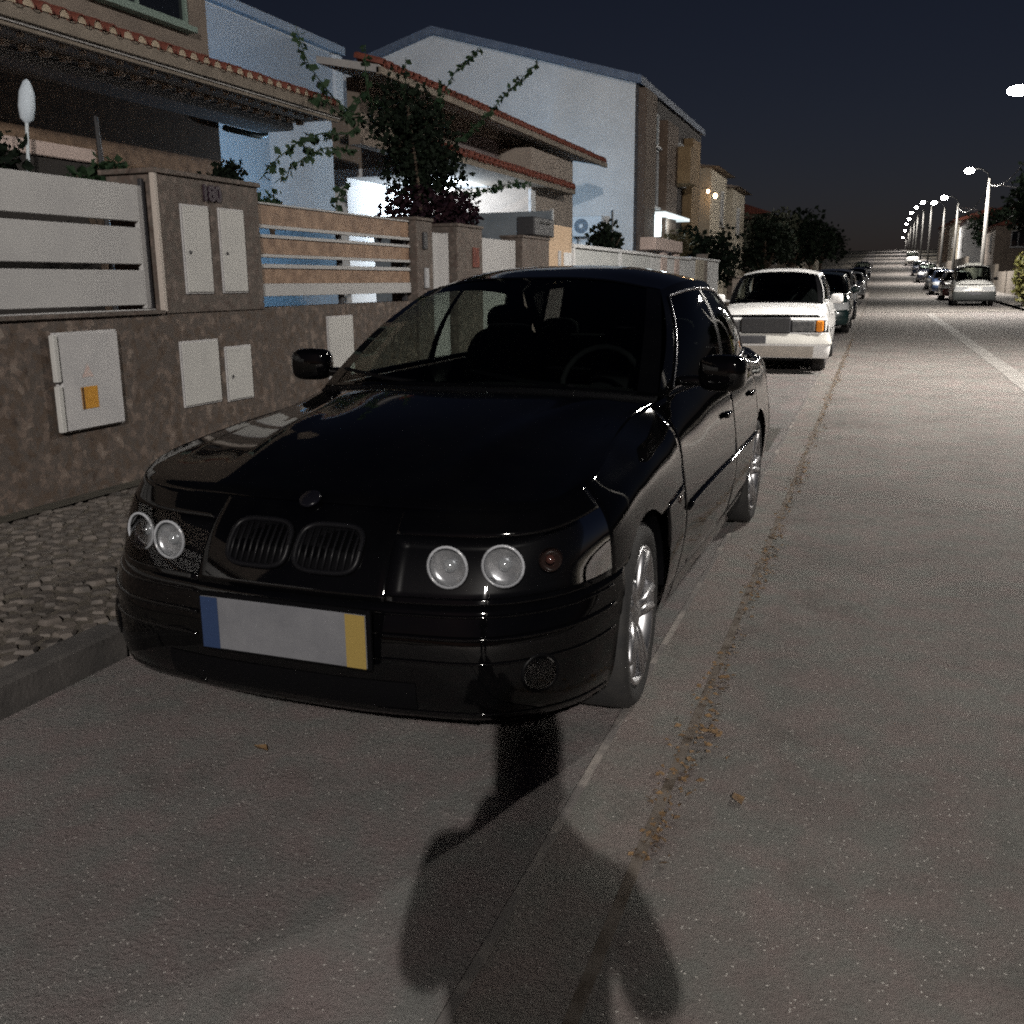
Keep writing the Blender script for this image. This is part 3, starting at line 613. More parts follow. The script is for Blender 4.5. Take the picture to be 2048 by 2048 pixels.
plain_house('narrow pale house with one slit window on its street side', -6.5, 41.6, 46.0, 5.7, pale_facade, [('x', 44.6, 4.3, .7, 1.4, dark_glass), ('y', -8.6, 4.2, 1.0, 1.2, dark_glass)], tan_wall, rise=.5)
plain_house('pale gabled house next beyond the slit window house', -6.5, 48.2, 52.5, 5.4, pale_facade, [('x', 50, 4, .8, 1.2, dark_glass)], tan_wall, rise=.8)
warm = PM('warm_bulb', (.9, .7, .5), rough=.4, emis=(1, .62, .32), estr=30)
for (y, z, s_, lab) in ((39.4, 4.75, .05, 'fainter warm wall lamp of the pair beyond the brown street front'), (41.2, 4.72, .075, 'brighter warm wall lamp of the pair beyond the brown street front')):
    t = thing('wall_lamp', lab, 'lamp', (-6.25, y, z))
    MB().superell((0,0,0), (s_, s_, s_*1.3), 1, 10, 6).build('bulb', warm, t, True); MB().tube([(-.25, 0, .1), (-.05, 0, .16), (0, 0, .12)], .015, 6).build('bracket', dark_metal, t)
y = 62
for i, (dx, w, h, m, lab) in enumerate([(-7.5, 9, 4.6, tan_wall, 'low tan house beyond the cross street'), (-8, 8, 5.6, brown_facade, 'brown two storey house beyond the cross street'), (-7, 10, 4.2, pale_facade, 'long pale house part way to the hill'), (-8, 9, 5.2, tan_wall, 'tan two storey house at the foot of the hill'), (-7.5, 12, 4.8, pale_facade, 'pale house on the lower slope of the hill')]):
    plain_house(lab, dx, y, y+w, h, m, [('y', dx-2.2, 2.6, 1.1, 1.2, dark_glass), ('x', y+w*.3, 2.6, 1.1, 1.2, dark_glass), ('x', y+w*.7, 2.6, 1.1, 1.2, dark_glass)]); y += w + 9
for (x, y0, y1, h, m, lab) in [(8.0, 112, 121, 5.4, white_wall, 'white house with dark windows on the opposite slope'), (8.2, 86, 95, 4.4, tan_wall, 'low house behind the dark trees opposite'), (8.0, 128, 138, 5.5, pale_facade, 'pale house above the white one on the opposite slope'), (8.0, 150, 162, 5.0, tan_wall, 'tan house highest on the opposite slope')]:
    plain_house(lab, x, y0, y1, h, m, [('y', x+1.6, 3.4, 1.0, 1.2, dark_glass), ('y', x+4.2, 3.4, 1.0, 1.2, dark_glass), ('x', y0+2.5, 3.2, 1.0, 1.2, dark_glass)], side=1)
# wall on the opposite side
ow = thing('opposite_wall', 'dim garden wall along the opposite pavement', 'wall', (0,0,0))
for (a, b_) in ((52, 75), (76, 100), (101, 140)):
    MB().box(7.42, 7.65, a, b_, gz((a+b_)/2)-1.5, gz((a+b_)/2)+1.5).build('wall_panel', PM('dim_wall', (.15, .13, .11), (.21, .18, .15), rough=.9), ow)

# ------------------------------------------------------------------ vegetation
def leaf_cloud(mb, centers, n, size, flat=.5):
    """leaves scattered inside ellipsoids (cx,cy,cz,rx,ry,rz)"""
    tot = sum(c[3]*c[4]*c[5] for c in centers)
    for c in centers:
        for _ in range(max(4, int(n*c[3]*c[4]*c[5]/tot))):
            d = Vector(np.random.normal(size=3)).normalized()*(random.random()**.45)
            p = Vector((c[0]+d.x*c[3], c[1]+d.y*c[4], c[2]+d.z*c[5])); leaf(mb, p, size*random.uniform(.6, 1.3))
def leaf(mb, p, s, d=None):
    u = Vector(np.random.normal(size=3)).normalized() if d is None else d
    w = u.cross(Vector(np.random.normal(size=3))).normalized()*s*.38; nrm = u.cross(w).normalized()*s*.12
    mb.add([p, p+u*s*.5+w+nrm, p+u*s, p+u*s*.5-w+nrm], [(0,1,2), (0,2,3)])
def shoot(parent, pts, mat, size=.11, dens=26, name='shoot'):
    P = np.array(pts, float); k = np.concatenate([[0], np.cumsum(np.linalg.norm(np.diff(P, axis=0), axis=1))])
    m = max(6, int(k[-1]*10)); xs = np.linspace(0, k[-1], m); C = np.stack([np.interp(xs, k, P[:, j]) for j in range(3)], 1)
    for it in range(2): C[1:-1] = .25*C[:-2] + .5*C[1:-1] + .25*C[2:]
    mb = MB(); mb.tube([tuple(c) for c in C], list(np.linspace(.012, .004, m)), 5)
    for q in range(int(k[-1]*dens)):
        i = random.randrange(m-1); f = random.random(); p = Vector(C[i]*(1-f) + C[i+1]*f)
        d = (Vector(np.random.normal(size=3)) + Vector((0,0,-.6))).normalized(); leaf(mb, p, size*random.uniform(.6, 1.15), d)
    return mb.build(name, mat, parent)
bou = thing('bougainvillea', 'tall dark bougainvillea with long arching shoots before the lit car port', 'plant', (0,0,0))
mb = MB()
for (x, y) in ((-5.9, 12.75), (-6.0, 12.95), (-5.8, 12.6)): mb.tube([(x, y, 0), (x+.05, y-.05, 1.4), (x, y-.1, 2.6), (x-.05, y-.25, 3.7)], [.06, .05, .04, .02], 7)
mb.build('trunk', bark, bou, True)
mb = MB(); leaf_cloud(mb, [(-5.9, 12.35, 3.55, .35, .6, .55), (-5.9, 13.0, 3.25, .4, .7, .6), (-5.9, 12.55, 2.9, .4, .6, .5), (-5.95, 11.75, 3.35, .22, .35, .28), (-5.9, 13.5, 2.95, .35, .6, .4)], 3300, .085)
mb.build('crown', leaf_dark, bou)
mb = MB(); leaf_cloud(mb, [(-5.85, 12.6, 2.4, .4, .9, .30), (-5.85, 13.6, 2.45, .4, .8, .3), (-5.85, 11.5, 2.12, .25, .7, .12), (-5.85, 14.2, 2.35, .25, .4, .25)], 1700, .085)
mb.build('bract_cluster', leaf_plum, bou)
for pts in ([(11.3, 3.3), (11.06, 3.16), (10.48, 3.11), (9.93, 2.96), (9.37, 2.67), (9.12, 2.48)], [(11.2, 3.0), (10.93, 2.97), (10.46, 2.95), (9.91, 2.75), (9.39, 2.47)], [(11.2, 3.4), (10.7, 3.5), (10.43, 3.65), (10.17, 3.76), (10.07, 3.94), (9.96, 4.12)], [(11.4, 3.4), (10.9, 3.32), (10.41, 3.49), (10.2, 3.4)],
            [(13.2, 3.6), (13.75, 3.9), (14.22, 4.38), (15.34, 4.97)], [(14.2, 3.4), (15.5, 3.98), (16.68, 4.58), (18.21, 5.29)], [(14.2, 2.7), (15.02, 2.81), (16.39, 3.04), (17.7, 3.19)], [(12.5, 3.5), (12.61, 3.85), (12.67, 4.32)], [(13.2, 3.6), (13.76, 4.06), (13.72, 4.25)], [(11.7, 3.5), (11.5, 3.8), (11.55, 4.25)], [(11.0, 2.6), (10.7, 2.5), (10.62, 2.2)], [(12.0, 3.6), (11.3, 3.65), (10.9, 3.3)]):
    shoot(bou, [(-6.0, a, b_) for a, b_ in pts], leaf_mat)
def shrub(lab, loc, r, n, size, mat, group=None, name='shrub', extra=()):
    t = thing(name, lab, 'shrub', loc, 0, group)
    mb = MB()
    for k in range(5):
        a = random.uniform(0, 6.28); mb.tube([(0, 0, -.1), (r[0]*.3*math.cos(a), r[1]*.3*math.sin(a), r[2]*.7), (r[0]*.6*math.cos(a), r[1]*.6*math.sin(a), r[2]*1.2)], [.02, .014, .006], 5)
    mb.build('stem', bark, t)
    mb = MB(); cs = [(random.uniform(-.4, .4)*r[0], random.uniform(-.4, .4)*r[1], r[2]*random.uniform(.6, 1.3), r[0]*random.uniform(.4, .65), r[1]*random.uniform(.4, .65), r[2]*random.uniform(.4, .65)) for _ in range(7)]
    leaf_cloud(mb, cs, n, size); mb.build('foliage', mat, t); return t
shrub('small dark shrub standing against the corner of the brown house wall', (-8.6, 12.15, 2.5), (.35, .4, .38), 420, .09, leaf_dark)
shrub('leafy green shrub behind the far end of the slatted gate', (-6.6, 7.4, 2.0), (.4, .45, .30), 500, .09, leaf_mat)
shrub('dark leafy shrub behind the cream slatted gate', (-6.7, 6.1, 2.1), (.45, .7, .30), 600, .09, leaf_dark)
shrub('small green shrub above the brown slatted fence', (-6.3, 9.75, 2.05), (.25, .35, .22), 260, .08, leaf_mat)
shrub('dark conical shrub at the foot of the white gable wall', (-5.5, 21.4, 1.75), (.45, .9, .55), 900, .12, leaf_dark)
shrub('round brown green bush beside the glowing porch', (-5.7, 30.3, 1.9), (.6, 1.0, .6), 800, .14, PM('leaf_olive', (.05, .045, .02), (.09, .07, .03), rough=.7))
def tree(lab, loc, h, cr, n, size, mat, name='street_tree', group='trees along the street', trunk=.16):
    loc = (loc[0], loc[1], gz(loc[1])); t = thing(name, lab, 'tree', loc, 0, group)
    mb = MB(); mb.tube([(0, 0, -.2), (.05, .02, h*.35), (-.05, .04, h*.7)], [trunk, trunk*.8, trunk*.4], 9)
    cs = []
    for k in range(9):
        a = k*2.4; q = (cr*.55*math.cos(a), cr*.55*math.sin(a), h*(.55 + .4*random.random())); mb.tube([(0, 0, h*.4), (q[0]*.6, q[1]*.6, q[2]*.85), q], [trunk*.4, trunk*.25, .02], 6)
        cs.append((*q, cr*random.uniform(.35, .6), cr*random.uniform(.35, .6), cr*random.uniform(.3, .5)))
    cs.append((0, 0, h*.85, cr*.6, cr*.6, h*.15))
    mb.build('trunk', bark, t, True); mb = MB(); leaf_cloud(mb, cs, n, size); mb.build('crown', mat, t); return t
tree('dark hedge tree rising behind the pale low wall end', (-5.6, 34.5), 2.9, 1.4, 1500, .2, leaf_dark)
tree('dim rounded tree beside the pale gabled house', (-5.9, 55), 4.6, 2.0, 1500, .26, PM('leaf_dim', (.03, .035, .022), (.055, .06, .04), rough=.7))
tree('slender dark tree before the cross street on the left verge', (-4.1, 40), 3.8, 1.1, 1500, .2, leaf_dark)
tree('dark tree beyond the cross street on the left verge', (-4.6, 58), 4.6, 1.8, 1500, .3, leaf_dark)
tree('tree with pale lower trunk further up the left verge', (-4.5, 74), 4.6, 1.8, 1300, .3, leaf_dark)
tree('tree low on the hill on the left verge', (-4.8, 92), 4.8, 2.2, 1300, .36, leaf_dark)
tree('large dark tree behind the white van', (8.9, 62), 6.5, 2.8, 2200, .32, leaf_dark)
tree('dark tree next to the van lamp pole', (10.2, 74), 8.0, 3.2, 2200, .36, leaf_dark)
tree('dark tree beside the white house opposite', (9.6, 102), 6.4, 2.2, 1500, .36, leaf_dark)
tree('dark green tree below the row of far lamps', (10.5, 124), 6.0, 2.2, 1400, .4, PM('leaf_dim', (.03, .03, .02)))
tree('small tree high on the opposite slope', (11.4, 170), 6.5, 2.6, 1200, .5, leaf_dark)
tree('tall dark tree at the edge of the opposite pavement', (7.9, 56), 5.6, 1.9, 1800, .26, leaf_dark)
shrub('yellow green bush lit by the lamp before the cross street', (5.75, 46.5, .1), (.7, 1.0, 1.5), 1500, .2, leaf_yellow)

# ------------------------------------------------------------------ cars
def herm(k, P, x):
    k = np.asarray(k, float); P = np.asarray(P, float); x = np.clip(np.asarray(x, float), k[0], k[-1])
    h = np.diff(k); sl = np.diff(P, axis=0)/h.reshape(-1, *([1]*(P.ndim-1)))
    m = np.empty_like(P); m[0] = sl[0]; m[-1] = sl[-1]
    w = (h[1:]/(h[1:]+h[:-1])).reshape(-1, *([1]*(P.ndim-1)))
    m[1:-1] = sl[:-1]*w + sl[1:]*(1-w)
    i = np.clip(np.searchsorted(k, x, 'right')-1, 0, len(k)-2)
    t = ((x-k[i])/h[i]).reshape(-1, *([1]*(P.ndim-1))); hh = h[i].reshape(t.shape)
    return (2*t**3-3*t**2+1)*P[i] + (t**3-2*t**2+t)*hh*m[i] + (-2*t**3+3*t**2)*P[i+1] + (t**3-t**2)*hh*m[i+1]
def lin(a, b, n): return np.linspace(a, b, n)
def dens(n, e=.006):
    return np.array([0, e] + list(np.linspace(e, 1-e, n)[1:-1]) + [1-e, 1])
def curve(pts, u):
    P = np.array(pts, float); k = np.concatenate([[0], np.cumsum(np.linalg.norm(np.diff(P, axis=0), axis=1))]); return herm(k/k[-1], P, u)
def coons(c0, c1, d0, d1, us, vs):
    """c0,c1: curves along u at v=0,1 sampled at us; d0,d1: along v at u=0,1 sampled at vs -> grid[v][u]"""
    U = us[None, :, None]; V = vs[:, None, None]
    a = (1-V)*c0[None] + V*c1[None]; b = (1-U)*d0[:, None] + U*d1[:, None]
    c = (1-U)*(1-V)*c0[0] + U*(1-V)*c0[-1] + (1-U)*V*c1[0] + U*V*c1[-1]
    return a + b - c
def inward(G):
    du = np.gradient(G, axis=1); dv = np.gradient(G, axis=0); n = np.cross(du, dv); n /= np.linalg.norm(n, axis=2, keepdims=True) + 1e-9
    c = np.stack([np.zeros_like(G[..., 0]), np.clip(G[..., 1], .4, 2.6), np.full_like(G[..., 0], .55)], -1) - G
    s = np.sign((n*c).sum(2, keepdims=True)); s[s == 0] = 1
    return n*s
def grid_mb(G, mb=None, groove=0, arches=(), AR=.36, az=.31):
    mb = mb or MB(); G = G.copy(); m, n = G.shape[:2]
    if groove:
        N = inward(G); e = np.zeros((m, n), bool); e[0] = e[-1] = True; e[:, 0] = e[:, -1] = True; G[e] += N[e]*groove
    dead = np.zeros((m, n), bool)
    for ay in arches:
        dy = G[..., 1]-ay; dz = G[..., 2]-az; d = np.hypot(dy, dz); ins = (d < AR) & (np.abs(G[..., 0]) > .4)
        dead |= ins & (d < AR)
        k = np.where(ins, AR/np.maximum(d, 1e-4), 1)
        G[..., 1] = np.where(ins, ay+dy*k, G[..., 1]); G[..., 2] = np.where(ins, az+dz*k, G[..., 2])
    f = []
    for i in range(m-1):
        for j in range(n-1):
            if dead[i, j] and dead[i+1, j] and dead[i, j+1] and dead[i+1, j+1]: continue
            f.append((i*n+j, i*n+j+1, (i+1)*n+j+1, (i+1)*n+j))
    mb.add(G.reshape(-1, 3), f); return mb

E39_ST = [  # x, y, nx, ny, inset per level, height per level
 (0, -.83, 0, -1, [.03,.0,0,.035,.10,.20], [.212,.29,.43,.555,.68,.784]),
 (.36, -.812, .10, -1, [.03,.0,0,.035,.10,.20], [.212,.29,.43,.555,.68,.784]),
 (.645, -.745, .30, -.95, [.03,.0,0,.035,.09,.18], [.212,.29,.43,.557,.682,.788]),
 (.812, -.585, .8, -.6, [.035,.005,0,.03,.06,.115], [.208,.29,.44,.562,.695,.802]),
 (.882, -.38, 1, -.15, [.04,.01,0,.012,.032,.105], [.195,.29,.45,.575,.725,.838]),
 (.897, 0, 1, 0, [.05,.02,0,.008,.03,.145], [.17,.32,.48,.62,.79,.895]),
 (.897, .42, 1, 0, [.07,.02,0,.01,.045,.18], [.17,.33,.50,.65,.825,.938]),
 (.892, .75, 1, 0, [.07,.025,0,.012,.05,.125], [.17,.34,.51,.67,.855,.972]),
 (.895, 1.2, 1, 0, [.07,.025,0,.012,.045,.09], [.17,.34,.52,.68,.87,.980]),
 (.90, 1.9, 1, 0, [.07,.025,0,.012,.045,.09], [.17,.34,.52,.69,.885,.988]),
 (.898, 2.5, 1, 0, [.07,.025,0,.012,.045,.095], [.17,.34,.52,.70,.898,.994]),
 (.892, 2.83, 1, 0, [.06,.02,0,.012,.05,.12], [.17,.33,.52,.71,.905,1.0]),
 (.875, 3.3, 1, .05, [.06,.02,0,.015,.06,.18], [.19,.33,.52,.72,.91,.995]),
 (.80, 3.75, .8, .6, [.07,.02,0,.03,.06,.14], [.22,.34,.52,.70,.895,.985]),
 (.5, 3.91, .2, 1, [.08,.02,0,.04,.07,.13], [.23,.34,.52,.66,.875,.98]),
 (0, 3.94, 0, 1, [.08,.02,0,.04,.07,.13], [.23,.34,.52,.66,.875,.98])]
E39_GH = dict(ws=[(.752, .70, .982), (.45, .555, 1.010), (0, .48, 1.020)], wt=[(.585, 1.44, 1.385), (.36, 1.37, 1.43), (0, 1.345, 1.445)],
              rail=[(.585, 1.44, 1.385), (.617, 1.75, 1.42), (.625, 2.1, 1.428), (.61, 2.5, 1.408), (.575, 2.76, 1.37)],
              rt=[(.575, 2.76, 1.37), (.36, 2.70, 1.418), (0, 2.68, 1.43)], rb=[(.67, 3.36, 1.00), (.4, 3.43, 1.012), (0, 3.46, 1.016)],
              a=(.045, .43, .46, .76, .775, .875), steer=.06)
def warp_stations(st, sx=1, sz=1, yf=None, yr=None, wb=2.83, fin=None, zf=None, box=0):
    out = []; f0, r0 = -.83, 3.94; yf = f0 if yf is None else yf; yr = r0 if yr is None else yr
    for i, (x, y, nx, ny, ins, zs) in enumerate(st):
        y2 = float(np.interp(y, [f0, -.36, 0, 2.83, 3.3, r0], [yf, min(-.36, yf+.35), 0, wb, wb+.47*(yr-wb)/1.11, yr]))
        x2 = x*sx
        if box and i in (1, 2, 3):
            x2 = x2*(1+box*.10*(i-1)); y2 = y2 + (yf-y2)*box*.6
        ii = list(ins) if not (fin and i < 4) else [a*(1 if i < 3 else .9) for a in fin]
        zz = [z*sz for z in zs]
        if zf and i < 5: zz = [a*(1-i/8.) + b*(i/8.) for a, b in zip(zf, zz)]
        out.append((x2, y2, nx, ny, ii, zz))
    return out
def make_car(name, label, cat, loc, rz, st, gh, paint, wheelbase=2.83, WR=.318, group=None, style='bmw', detail=True, glass=None, tw=.225, front_style=None, wheel_mat=None, sink=0):
    t = thing(name, label, cat, loc, rz, group); glass = glass or car_glass; q = 1 if detail else .5
    base = np.array([[s[0], s[1]] for s in st]); k = np.concatenate([[0], np.cumsum(np.linalg.norm(np.diff(base, axis=0), axis=1))])
    P = np.zeros((len(st), 6, 3))
    for i, (x, y, nx, ny, ins, zs) in enumerate(st):
        nn = math.hypot(nx, ny)
        for j in range(6): P[i, j] = (x-ins[j]*nx/nn, y-ins[j]*ny/nn, zs[j])
    P[0, :, 0] = P[-1, :, 0] = 0
    mir = np.array([-1, 1, 1.])
    kk = np.concatenate([[-k[2], -k[1]], k, [2*k[-1]-k[-2], 2*k[-1]-k[-3]]]); PP = np.concatenate([P[2:3]*mir, P[1:2]*mir, P, P[-2:-1]*mir, P[-3:-2]*mir])
    def surf(s, tt):
        A = herm(kk, PP, s); return np.stack([herm(np.arange(6.), A[i], tt) for i in range(len(s))], 0)  # [s][t]
    ym = np.maximum.accumulate(base[:, 1]); S_y = lambda y: float(np.interp(y, ym[4:-2], k[4:-2])); S_x = lambda x: float(np.interp(x, base[:5, 0], k[:5]))
    AR = WR + .045; arch = (0, wheelbase)
    def ss(a, b, n): L = b-a; e = .005/L; return a + L*dens(max(5, int(n*q)), e)
    def panel(nm, s0, s1, t0, t1, ns, nt, both=False, mat=None, groove=.007, off=0, arches=arch, parent=None, bowl=0):
        G = surf(ss(s0, s1, ns), ss(t0, t1, nt))
        if off or bowl:
            N = inward(G); G = G + N*off
            if bowl: G[1:-1, 1:-1] += N[1:-1, 1:-1]*bowl
        gv = 0 if (off or bowl) else groove
        objs = []
        if both:
            G2 = G[::-1].copy()*mir; GG = np.concatenate([G2[:-1], G]) if abs(s0) < 1e-6 or abs(s0-k[-1]) < 1e-6 else None
            if s1 >= k[-1]-1e-6: GG = np.concatenate([G, (G[::-1]*mir)[1:]])
            objs.append(grid_mb(GG, groove=gv, arches=arches, AR=AR, az=WR).build(nm, mat or paint, parent or t, True))
        else:
            for sg in (1, -1):
                H = G.copy(); H[..., 0] *= sg
                o = grid_mb(H, groove=gv, arches=arches, AR=AR, az=WR).build(nm, mat or paint, parent or t, True)
                objs.append(o)
        return objs
    sF = S_x(.30); sH0 = S_x(.315*base[4, 0]/.862); sH1 = S_y(-.415) if st[0][1] < -.78 else k[4]*.985
    sArchF = S_y(.45); sD0 = S_y(.62); sB = S_y(gh.get('door', (1.86, 2.72))[0]); sC = S_y(gh.get('door', (1.86, 2.72))[1]); sR = S_y(wheelbase+.62); sEnd = k[-1]; s4 = S_y(-.40)
    # front end
    panel('front_bumper', 0, S_y(-AR*.80), 0, 2.95, 50, 20, both=True)
    panel('nose_panel', 0, sH0, 2.95, 5, 16, 14, both=True, groove=.003)
    panel('brow', sH0, sH1, 4.38, 5, 26, 6, groove=.003); 
    panel('fender', sH1, sD0, 2.95, 5, 40, 22) if True else None
    panel('fender_lower', S_y(AR*.86), sD0, 0, 2.95, 12, 26)
    panel('headlight_sill', sH0, sH1, 2.95, 3.1, 22, 4)
    panel('front_door', sD0, sB, .55, 5, 34, 26); panel('rear_door', sB, sC, .55, 5, 28, 26)
    panel('side_sill', sD0, sC, 0, .55, 40, 6)
    panel('rear_quarter', sC, sR, 0, 5, 46, 34)
    panel('rear_end', sR, sEnd, 2.6, 5, 30, 14, both=True); panel('rear_bumper', sR, sEnd, 0, 2.6, 30, 12, both=True)
    # headlight housings
    hs = []
    for sg, o in zip((1, -1), panel('headlight', sH0, sH1, 3.1, 4.38, 26, 10, mat=black_plastic, bowl=.05)): hs.append(o)
    return_t = dict(t=t, surf=surf, S_x=S_x, S_y=S_y, k=k, head=hs, sH0=sH0, sH1=sH1, panel=panel)
    for o in hs: pass
    # bonnet
    us = dens(34 if detail else 18, .004); vs = dens(26 if detail else 14, .006)
    sHe = S_y(-.36) if True else 0; L5 = lambda s: surf(np.atleast_1d(s), np.array([5.]))[:, 0]
    half = L5(np.linspace(0, sHe, 30)); front = np.concatenate([(half[::-1]*mir)[:-1], half])
    fu = np.array([p[0] for p in front]); fu = (fu-fu[0])/(fu[-1]-fu[0]); c0 = np.stack([np.interp(us, fu, front[:, j]) for j in range(3)], 1)
    ws = gh['ws']; bk = [(-x, y, z) for x, y, z in ws] + [(x, y, z) for x, y, z in ws[::-1][1:]]
    yc = ws[0][1]-.03; sS = S_y(yc); ed = L5(np.linspace(sHe, sS, 24)); d1 = curve(ed, vs); d0 = d1*mir
    back = [tuple(d1[-1]*mir)] + [(-ws[1][0], ws[1][1]-.05, ws[1][2]-.012), (0, ws[2][1]-.055, ws[2][2]-.012), (ws[1][0], ws[1][1]-.05, ws[1][2]-.012)] + [tuple(d1[-1])]
    c1 = curve(back, us)
    G = coons(c0, c1, d0, d1, us, vs); a = 2*us-1; vv = vs[:, None]
    G[..., 2] += gh.get('crown', .032)*(1-a[None]**2)*np.sin(np.pi*np.clip(vv*.9+.06, 0, 1))
    G[..., 2] += gh.get('ridge', .010)*np.exp(-((np.abs(a)[None]-(.42+.32*vv))/.07)**2)*np.sin(np.pi*np.clip(vv, 0, 1))**.5
    grid_mb(G, groove=.006).build('bonnet', paint, t, True)
    # scuttle strip + windscreen
    uw = dens(24, .01); vw = dens(14, .02)
    B = curve(bk, uw); T = curve([(-x, y, z) for x, y, z in gh['wt']] + [(x, y, z) for x, y, z in gh['wt'][::-1][1:]], uw)
    def edge(p, q_, n, bul=.012):
        p = np.array(p); q_ = np.array(q_); E = p[None]*(1-n[:, None]) + q_[None]*n[:, None]; E[:, 2] += bul*np.sin(np.pi*n); E[:, 0] += np.sign(p[0])*bul*np.sin(np.pi*n); return E
    W = coons(B, T, edge(B[0], T[0], vw), edge(B[-1], T[-1], vw), uw, vw)
    W[..., 2] += .012*np.sin(np.pi*vw)[:, None]; W[..., 1] -= .012*np.sin(np.pi*vw)[:, None]
    wsm = (uw > .001) & (uw < .999)
    grid_mb(W[1:-1, 2:-2]).build('windscreen', glass, t, True)
    for nm_, Gs in (('windscreen_surround', [W[:2], W[-2:], W[:, :3], W[:, -3:]]),):
        mb = MB()
        for g_ in Gs: grid_mb(g_ - inward(g_)*.003, mb)
        mb.build(nm_, paint_black if paint is paint_black else black_plastic, t, True)
    sc = np.stack([c1, curve(bk, us)], 0); grid_mb(sc).build('scuttle', black_plastic, t, True)
    # roof
    rail = curve(gh['rail'], vs); ur = dens(26, .01)
    Tr = curve([(-x, y, z) for x, y, z in gh['wt']] + [(x, y, z) for x, y, z in gh['wt'][::-1][1:]], ur); Rt = curve([(-x, y, z) for x, y, z in gh['rt']] + [(x, y, z) for x, y, z in gh['rt'][::-1][1:]], ur)
    Gr = coons(Tr, Rt, rail*mir, rail, ur, vs); Gr[..., 2] += .018*(1-(2*ur[None]-1)**2)*np.sin(np.pi*vs)[:, None]
    grid_mb(Gr).build('roof', paint, t, True)
    # rear window + boot
    Rb = curve([(-x, y, z) for x, y, z in gh['rb']] + [(x, y, z) for x, y, z in gh['rb'][::-1][1:]], uw); Rt2 = curve([(-x, y, z) for x, y, z in gh['rt']] + [(x, y, z) for x, y, z in gh['rt'][::-1][1:]], uw)
    G = coons(Rt2, Rb, edge(Rt2[0], Rb[0], vw), edge(Rt2[-1], Rb[-1], vw), uw, vw); grid_mb(G[2:-2, 2:-2]).build('rear_window', glass, t, True)
    mb = MB()
    for g_ in (G[:3], G[-3:], G[:, :3], G[:, -3:]): grid_mb(g_, mb)
    mb.build('rear_window_surround', black_plastic, t, True)
    yb = gh['rb'][0][1]; sb = S_y(min(yb, base[-3, 1]-.05)); half = L5(np.linspace(sb, sEnd, 30)); 
    if yb < base[-1, 1]-.25:
        full = np.concatenate([half, (half[::-1]*mir)[1:]]); i0 = 8
        mb = MB(); rbk = curve([(x, y, z) for x, y, z in gh['rb']] + [(-x, y, z) for x, y, z in gh['rb'][::-1][1:]], np.linspace(0, 1, len(full)))
        vd = np.linspace(0, 1, 8)[:, None, None]; Gd = (1-vd)*rbk[None] + vd*full[None]; Gd[..., 2] += .02*np.sin(np.pi*vd[..., 0])
        grid_mb(Gd, mb); mb.build('boot_lid', paint, t, True)
    # side glass and pillars
    ua = np.linspace(0, 1, 61); vt = np.linspace(0, 1, 21)
    bs = L5(np.linspace(S_y(ws[0][1]), S_y(gh['rb'][0][1]), 40)); bs = curve(bs, ua); bs[0] = ws[0]; bs[-1] = gh['rb'][0]
    rl = curve(gh['rail'], ua)
    Ea = edge(ws[0], gh['rail'][0], vt); Ec = edge(gh['rb'][0], gh['rail'][-1], vt)
    Gside = coons(bs, rl, Ea, Ec, ua, vt); Gside[..., 0] += .02*np.sin(np.pi*vt)[:, None]
    A = gh['a']; w0, w1 = 1, 18
    cut = lambda a0, a1, t0, t1: Gside[t0:t1+1, int(round(a0*60)):int(round(a1*60))+1]
    for sg in (1, -1):
        f = np.array([sg, 1, 1.])
        mb = MB(); grid_mb(cut(0, 1, w1, 20)*f, mb); grid_mb(cut(0, 1, 0, w0)*f, mb); mb.build('window_frame', paint, t, True)
        mb = MB(); grid_mb(cut(0, A[0], w0, w1)*f, mb); mb.build('front_pillar', paint, t, True)
        grid_mb(cut(A[1], A[2], w0, w1)*f).build('middle_pillar', black_plastic, t, True)
        if A[3] < A[4]: grid_mb(cut(A[3], A[4], w0, w1)*f).build('window_bar', black_plastic, t, True)
        grid_mb(cut(A[5], 1, w0, w1)*f).build('rear_pillar', paint, t, True)
        for (a0, a1) in ((A[0], A[1]), (A[2], A[3]), (A[4], A[5])): grid_mb(cut(a0, a1, w0, w1)*f).build('side_window', glass, t, True)
        if detail:
            i0, i1 = int(round(A[0]*60)), int(round(A[5]*60))
            loop = [Gside[w0, i] for i in range(i0, i1+1)] + [Gside[j, i1] for j in range(w0, w1)] + [Gside[w1, i] for i in range(i1, i0-1, -1)] + [Gside[j, i0] for j in range(w1, w0, -1)]
            MB().tube([tuple(p*f + np.array([sg*.004, 0, 0])) for p in loop + loop[:1]], .0065, 6, False).build('window_trim', dark_chrome, t, True)
    # under body, wheel wells, cabin floor
    y0, y1 = base[0, 1]+.12, base[-1, 1]-.15
    ub = MB().box(-.56, .56, y0, y1, .19, .45); ub.box(-.8, .8, AR, wheelbase-AR, .18, .42); ub.box(-.62, .62, y0+.12, -AR+.02, .19, .5); ub.box(-.6, .6, wheelbase+AR, y1-.1, .26, .6); ub.build('underbody', black_plastic, t)
    MB().box(-.70, .70, .35, gh['rb'][0][1]-.1, .40, .46).build('floor_pan', interior, t)
